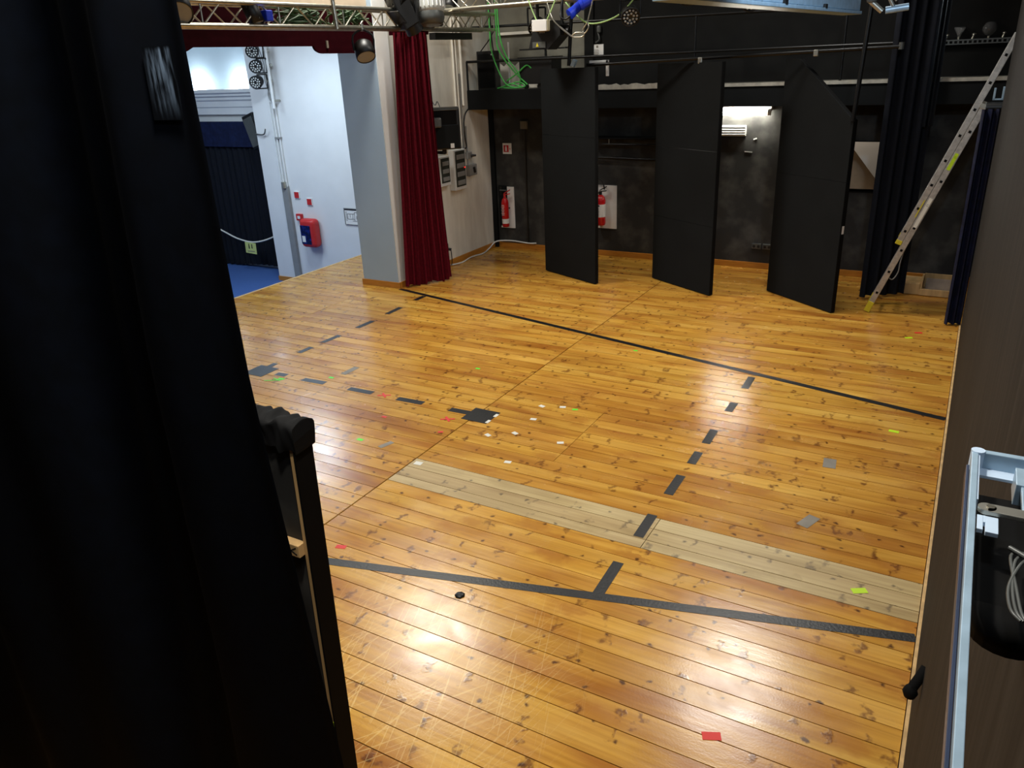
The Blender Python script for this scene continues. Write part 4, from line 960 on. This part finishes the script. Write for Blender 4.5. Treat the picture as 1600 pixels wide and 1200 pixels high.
arm = part('flat_arm', MB().bb(.066, .128, .829, .846, fz-.002, fz+.003, .0008).cyl((.066, .8375, fz-.002), (.066, .8375, fz+.003), .0085, 18), 'alud', ofr)
part('screw', MB().cyl((.069, .838, fz+.003), (.069, .838, fz+.0045), .0042, 12).bb(.0655, .0725, .8374, .8386, fz+.0044, fz+.005), 'alu', arm)
part('clip', MB().bb(.058, .0635, .800, .829, fz-.008, fz-.003, .0005).bb(.0655, .077, .797, .829, fz-.008, fz-.003, .0005).bb(.0635, .0655, .815, .829, fz-.008, fz-.003), 'palewhite', ofr, 'white plastic clip')
part('outer_lip', MB().bb(.046, .0492, .10, .96, fz-.028, fz-.012, .0006), mat('dark blue lip', (34,44,66), .4), ofr, 'dark bluish lower lip')
part('shadow_slab', MB().bb(.062, .128, .735, .955, fz-.075, fz-.045, .002), 'paneledge', ofr, 'black slab in place of the shadow inside')  # black slab stands for the shadow behind the frame
part('shadow_slab_end', MB().lathe([(0, -.03), (.033, -.03), (.033, 0), (0, 0)], (.095, .735, fz-.045), 20), 'paneledge', ofr)  # rounded end follows the curved edge of that shadow
cc = MB()
for k in range(3): cc.tube([(.110-.003*k, .80, fz-.02), (.098-.004*k, .775+.006*k, fz-.018), (.088+.003*k, .735, fz-.02), (.089+.004*k, .70, fz-.02), (.097+.002*k, .688, fz-.022)], .0016, 6)
cc.tube([(.088, .795, fz-.014), (.10, .785, fz-.014), (.115, .77, fz-.014)], .0024, 6)
part('cable_loops', cc, 'greyd', ofr)
hk = thing('rubber_hook', 'black rubber coated hook low on the right wall', 'hook', (.10, 2.75, .55))
part('stem', MB().tube([(.140, 2.80, .66), (.122, 2.77, .625), (.104, 2.745, .59)], .019, 12), 'paneledge', hk)
part('tip', MB().lathe([(0, -.03), (.02, -.022), (.028, 0), (.02, .022), (0, .03)], (.10, 2.735, .578), 14), 'paneledge', hk)

# ------------------------------------------------------------------ near left: drape and scenery flat
nd_ = thing('near_drape', 'huge black drape hanging close at the left side', 'drape', (-2.4, 1.0, 0))
def edge_x(z):
    # right hem drifts slightly to the right towards the floor
    if z > 2.3: return -1.203-.0115*(z-2.3)
    if z > 1.29: return -1.203+.0812*(2.3-z)
    return -1.121+.03*(1.29-z)
def drapefn(u, v):
    z = .02+4.4*v
    ex = edge_x(z)
    s = u**1.3*2.9
    sk = s*(1+.10*(3.0-z)*0)-.25*(z-2.7)*min(1, s*1.5)
    t = s
    fold = .045*math.exp(-((t-.34-.13*(3-z))/.07)**2)+.05*math.exp(-((t-.52-.26*(3-z)*.5)/.09)**2)
    wav = .02*math.sin(t*11+.6*z)+.03*math.sin(t*4.3-1)
    hem = .012*math.exp(-(t/.03)**2)
    return (ex-t, 1.0+(fold*1.0+wav*min(1, t*4)) - hem, z)
part('cloth', MB().grid(drapefn, 140, 40), 'drape', nd_)
def patchfn(u, v):
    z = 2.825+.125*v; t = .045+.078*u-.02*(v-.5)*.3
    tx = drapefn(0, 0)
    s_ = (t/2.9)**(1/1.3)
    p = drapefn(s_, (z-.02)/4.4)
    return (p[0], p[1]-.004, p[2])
part('pale_patch', MB().grid(patchfn, 14, 20), 'worn', nd_, 'pale streaky patch')  # pale streaky colour laid over the drape cloth
ff = thing('scenery_flat', 'black wooden scenery flat with raw timber edge behind the near drape', 'flat', (-2.3, 1.5, 0))
def tx(z): return -1.652-.022*(1.9-z)
zt = 1.90
part('panel_board', MB().prism([(-3.4, .01), (tx(0)-.018, .01), (tx(zt)-.018, zt-.03), (-3.4, zt-.03)], 1.478, 1.49, 'y'), 'black', ff)
part('edge_batten', MB().prism([(tx(0)-.018, .01), (tx(0), .01), (tx(zt), zt-.01), (tx(zt)-.018, zt-.01)], 1.468, 1.49, 'y'), 'rawwood', ff, 'raw timber edge batten')
part('side_board', MB().prism([(tx(0)+.0005, .01), (tx(0)+.008, .01), (tx(zt)+.008, zt), (tx(zt)+.0005, zt)], 1.464, 1.54, 'y'), 'paneledge', ff)
part('top_rail', MB().bb(-3.4, tx(zt)-.019, 1.468, 1.49, zt-.03, zt-.012), 'rawwood', ff)
cbn = part('cross_batten', MB().bb(-1.98, tx(1.5)-.019, 1.445, 1.4775, 1.455, 1.50, .002), 'rawwood', ff, 'raw cross batten')
part('pencil_cross', MB().box((-1.715, 1.4445, 1.477), (.055, .0015, .003), rotm(.42, 'Y')).box((-1.715, 1.4445, 1.477), (.055, .0015, .003), rotm(-.55, 'Y')), 'ink', cbn, 'pencilled cross mark')
part('yellow_edge', MB().prism([(tx(.0)-.0185, .02), (tx(0)+.0002, .02), (tx(.74)+.0002, .74), (tx(.74)-.0185, .74)], 1.4655, 1.4678, 'y'), 'lime', ff, 'yellow lower edge')  # thin yellow strip over the lower end of the batten
def clothfn(u, v):
    # cloth folded over the top edge: v runs from the far side over the top to the near side
    s_ = v*.25
    x = -3.2+(tx(zt)+.016+.004*math.sin(v*9)+3.2)*u
    w_ = .006*math.sin(u*150+5*v)+.006*math.sin(u*61+v*9)+.003*math.sin(u*260-v*12)
    endd = max(0, (u-.985)/.015)
    if s_ < .07: y, z = 1.548, zt-.05+s_
    elif s_ < .165: y, z = 1.548-(s_-.07)*.93, zt+.02+.008*math.sin((s_-.07)/.095*PI)
    else: y, z = 1.459, zt+.02-(s_-.165)*.95
    return (x, y+w_*.5, z+w_*.8-.008*endd)
cm = MB().grid(clothfn, 260, 20)
cm.add([clothfn(1, j/20) for j in range(21)], [tuple(range(21))])
part('cloth_cover', cm, mat('black cotton cloth', (7,7,8), .8, scale=30, c2=(12,12,13), spec=.2), ff, 'black cloth draped over the top')

# ------------------------------------------------------------------ tape on the stage floor
ZT = .0012
def strip(a, b, w_, m, label, cat='tape', name='tape_strip', group=None, z=ZT):
    a, b = Vector((*a, 0)), Vector((*b, 0)); d = b-a; L_ = d.length; ang = math.atan2(d.y, d.x); c = (a+b)/2
    mb = MB().box((c.x, c.y, z/2+.0003), (L_, w_, z), rotm(ang, 'Z'))
    return single(name, mb, m, label, cat, (c.x, c.y, 0), group)
strip((-6.735, 8.365), (.115, 6.80), .068, 'tape', 'long black tape line across the stage from column to right wall', name='tape_line')
strip((-3.6, 2.85), (.118, 3.835), .068, 'tape', 'long black tape line across the front of the picture', name='tape_line')
ordn = ['first', 'second', 'third', 'fourth', 'fifth', 'sixth', 'seventh']
Rd = [((-1.54, 7.08), (-1.53, 6.78)), ((-1.53, 6.42), (-1.53, 6.22)), ((-1.535, 5.82), (-1.525, 5.55)), ((-1.53, 5.385), (-1.525, 5.175)), ((-1.535, 4.97), (-1.53, 4.67)), ((-1.535, 4.37), (-1.527, 4.08)), ((-1.533, 3.765), (-1.52, 3.40))]
for k, (a, b) in enumerate(Rd):
    strip(a, b, .068, 'tape', '%s black tape dash of the right row, counted from the back' % ordn[k], group='black dashes of the right row', z=.0016)
Ld = [((-6.2, 8.2), (-6.2, 7.99)), ((-6.18, 7.65), (-6.17, 7.35)), ((-6.155, 7.05), (-6.16, 6.76)), ((-6.17, 6.46), (-6.185, 6.18)), ((-6.19, 6.01), (-6.195, 5.81)), ((-6.19, 5.46), (-6.18, 5.34))]
for k, (a, b) in enumerate(Ld):
    strip(a, b, .07, 'tape', '%s black tape dash of the left row, counted from the curtain' % ordn[k], group='black dashes of the left row')
Fd = [((-5.955, 5.235), (-5.82, 5.245)), ((-5.58, 5.235), (-5.30, 5.25)), ((-4.98, 5.24), (-4.69, 5.25)), ((-4.385, 5.242), (-4.095, 5.255)), ((-3.79, 5.244), (-3.585, 5.252))]
for k, (a, b) in enumerate(Fd):
    strip(a, b, .075, 'tape', '%s black tape dash from left, between the two black squares' % ordn[k], group='black dashes between the black squares')
def quad(c, hx_, hy_, ang, m, label, name='floor_mark', cat='tape', z=ZT, group=None):
    return single(name, MB().box((c[0], c[1], z/2+.0003), (hx_, hy_, z), rotm(ang, 'Z')), m, label, cat, (c[0], c[1], 0), group)
quad((-3.46, 5.245), .26, .25, .0, 'tape', 'black square taped on the floor in mid stage', 'tape_square', z=.0018)
quad((-6.17, 5.23), .26, .25, .0, 'tape', 'black square taped on the floor by the near drape', 'tape_square', z=.0018)
quad((-3.335, 5.30), .03, .06, 0, 'whitet', 'white tape bit on the far right edge of the mid-stage square', z=.0026)
quad((-3.335, 5.165), .03, .06, 0, 'whitet', 'white tape bit on the near right edge of the mid-stage square', z=.0026)
for c, lab in (((-3.06, 5.65), 'white tape scrap furthest back among the white scraps'), ((-2.88, 5.71), 'thin white tape scrap beside the small green mark'), ((-3.0, 5.375), 'white tape scrap right of the mid-stage square'), ((-3.01, 5.067), 'white tape scrap two boards in front of the mid-stage square'),
               ((-3.2, 4.94), 'white tape scrap nearest before the mid-stage square'), ((-2.585, 5.07), 'white tape scrap by the short floor joint'), ((-2.81, 4.60), 'white tape scrap lying alone between square and pale boards')):
    quad(c, .055, .038, random.uniform(-.4, .5), 'whitet', lab, 'tape_scrap', group='white tape scraps')
quad((-3.44, 4.28), .065, .05, .1, 'whitet', 'white tape scrap on the left end of the pale boards', 'tape_scrap')
for c, s_, m, lab in (((-4.094, 6.207), .05, 'greent', 'tiny green tape mark left of the long floor joint'), ((-2.82, 7.33), .045, 'greent', 'tiny green tape mark beside the far tape line'), ((-5.34, 5.39), .06, 'greent', 'pale green tape mark behind the row of dashes'),
                      ((-4.14, 4.41), .06, 'greent', 'green tape mark near the bright reflection by the near drape'), ((-2.756, 5.708), .05, 'greent', 'tiny green tape mark right of the thin white scrap'), ((-5.80, 5.15), .07, 'greent', 'green tape mark beside the left black square'),
                      ((-.235, 6.387), .075, 'lime', 'yellow tape mark near the right wall'), ((-.196, 4.122), .085, 'lime', 'yellow tape mark on the pale boards'), ((-.328, 8.82), .075, 'lime', 'yellow tape mark before the navy wing drape'),
                      ((-4.24, 4.86), .05, 'redt', 'small red tape mark among the left floorboards'), ((-3.6, 4.82), .045, 'redt', 'small red tape mark on the long floor joint'), ((-3.22, 3.12), .07, 'redt', 'red tape mark near the scenery flat'),
                      ((-.64, 2.717), .085, 'redt', 'red tape mark in the foreground at the bottom'), ((-.25, 9.03), .075, 'redt', 'red tape mark before the navy wing drape')):
    quad(c, s_, s_*.55, random.uniform(-.2, .6), m, lab, 'tape_mark')
for c, lab in (((-4.55, 5.25), 'red tape cross between the dashes left of mid stage'), ((-3.69, 5.06), 'faint red tape cross left of the mid-stage square')):
    a = rotm(.5, 'Z'); b = rotm(-.7, 'Z')
    single('tape_cross', MB().box((c[0], c[1], .0015), (.13, .02, .0012), a).box((c[0], c[1], .0022), (.11, .02, .0012), b), 'redt', lab, 'tape', (c[0], c[1], 0))
single('green_scribble', MB().box((-5.86, 5.08, .0012), (.16, .014, .001), rotm(.5, 'Z')).box((-5.83, 5.12, .0014), (.12, .014, .001), rotm(-.2, 'Z')), 'greent', 'thin green line taped beside the left black square', 'tape', (-5.85, 5.1, 0))
quad((-.60, 5.62), .09, .15, .1, 'greyt', 'grey tape patch near the right wall in mid stage', 'tape_patch')
quad((-.59, 4.74), .08, .16, -.35, 'greyt', 'grey worn patch just behind the pale boards', 'tape_patch')
quad((-3.88, 4.43), .05, .13, -.3, 'greyt', 'small grey strip near the bright reflection', 'tape_patch')
quad((-5.29, 5.62), .07, .22, .0, 'greyt', 'pale grey tape remnant behind the row of dashes', 'tape_patch')
single('dirt_lump', MB().lathe([(0, .014), (.022, .012), (.032, .004), (.03, 0)], (-2.24, 3.05, 0), 7), 'dark', 'small dark lump lying in front of the near tape line', 'lump', (-2.24, 3.05, 0))
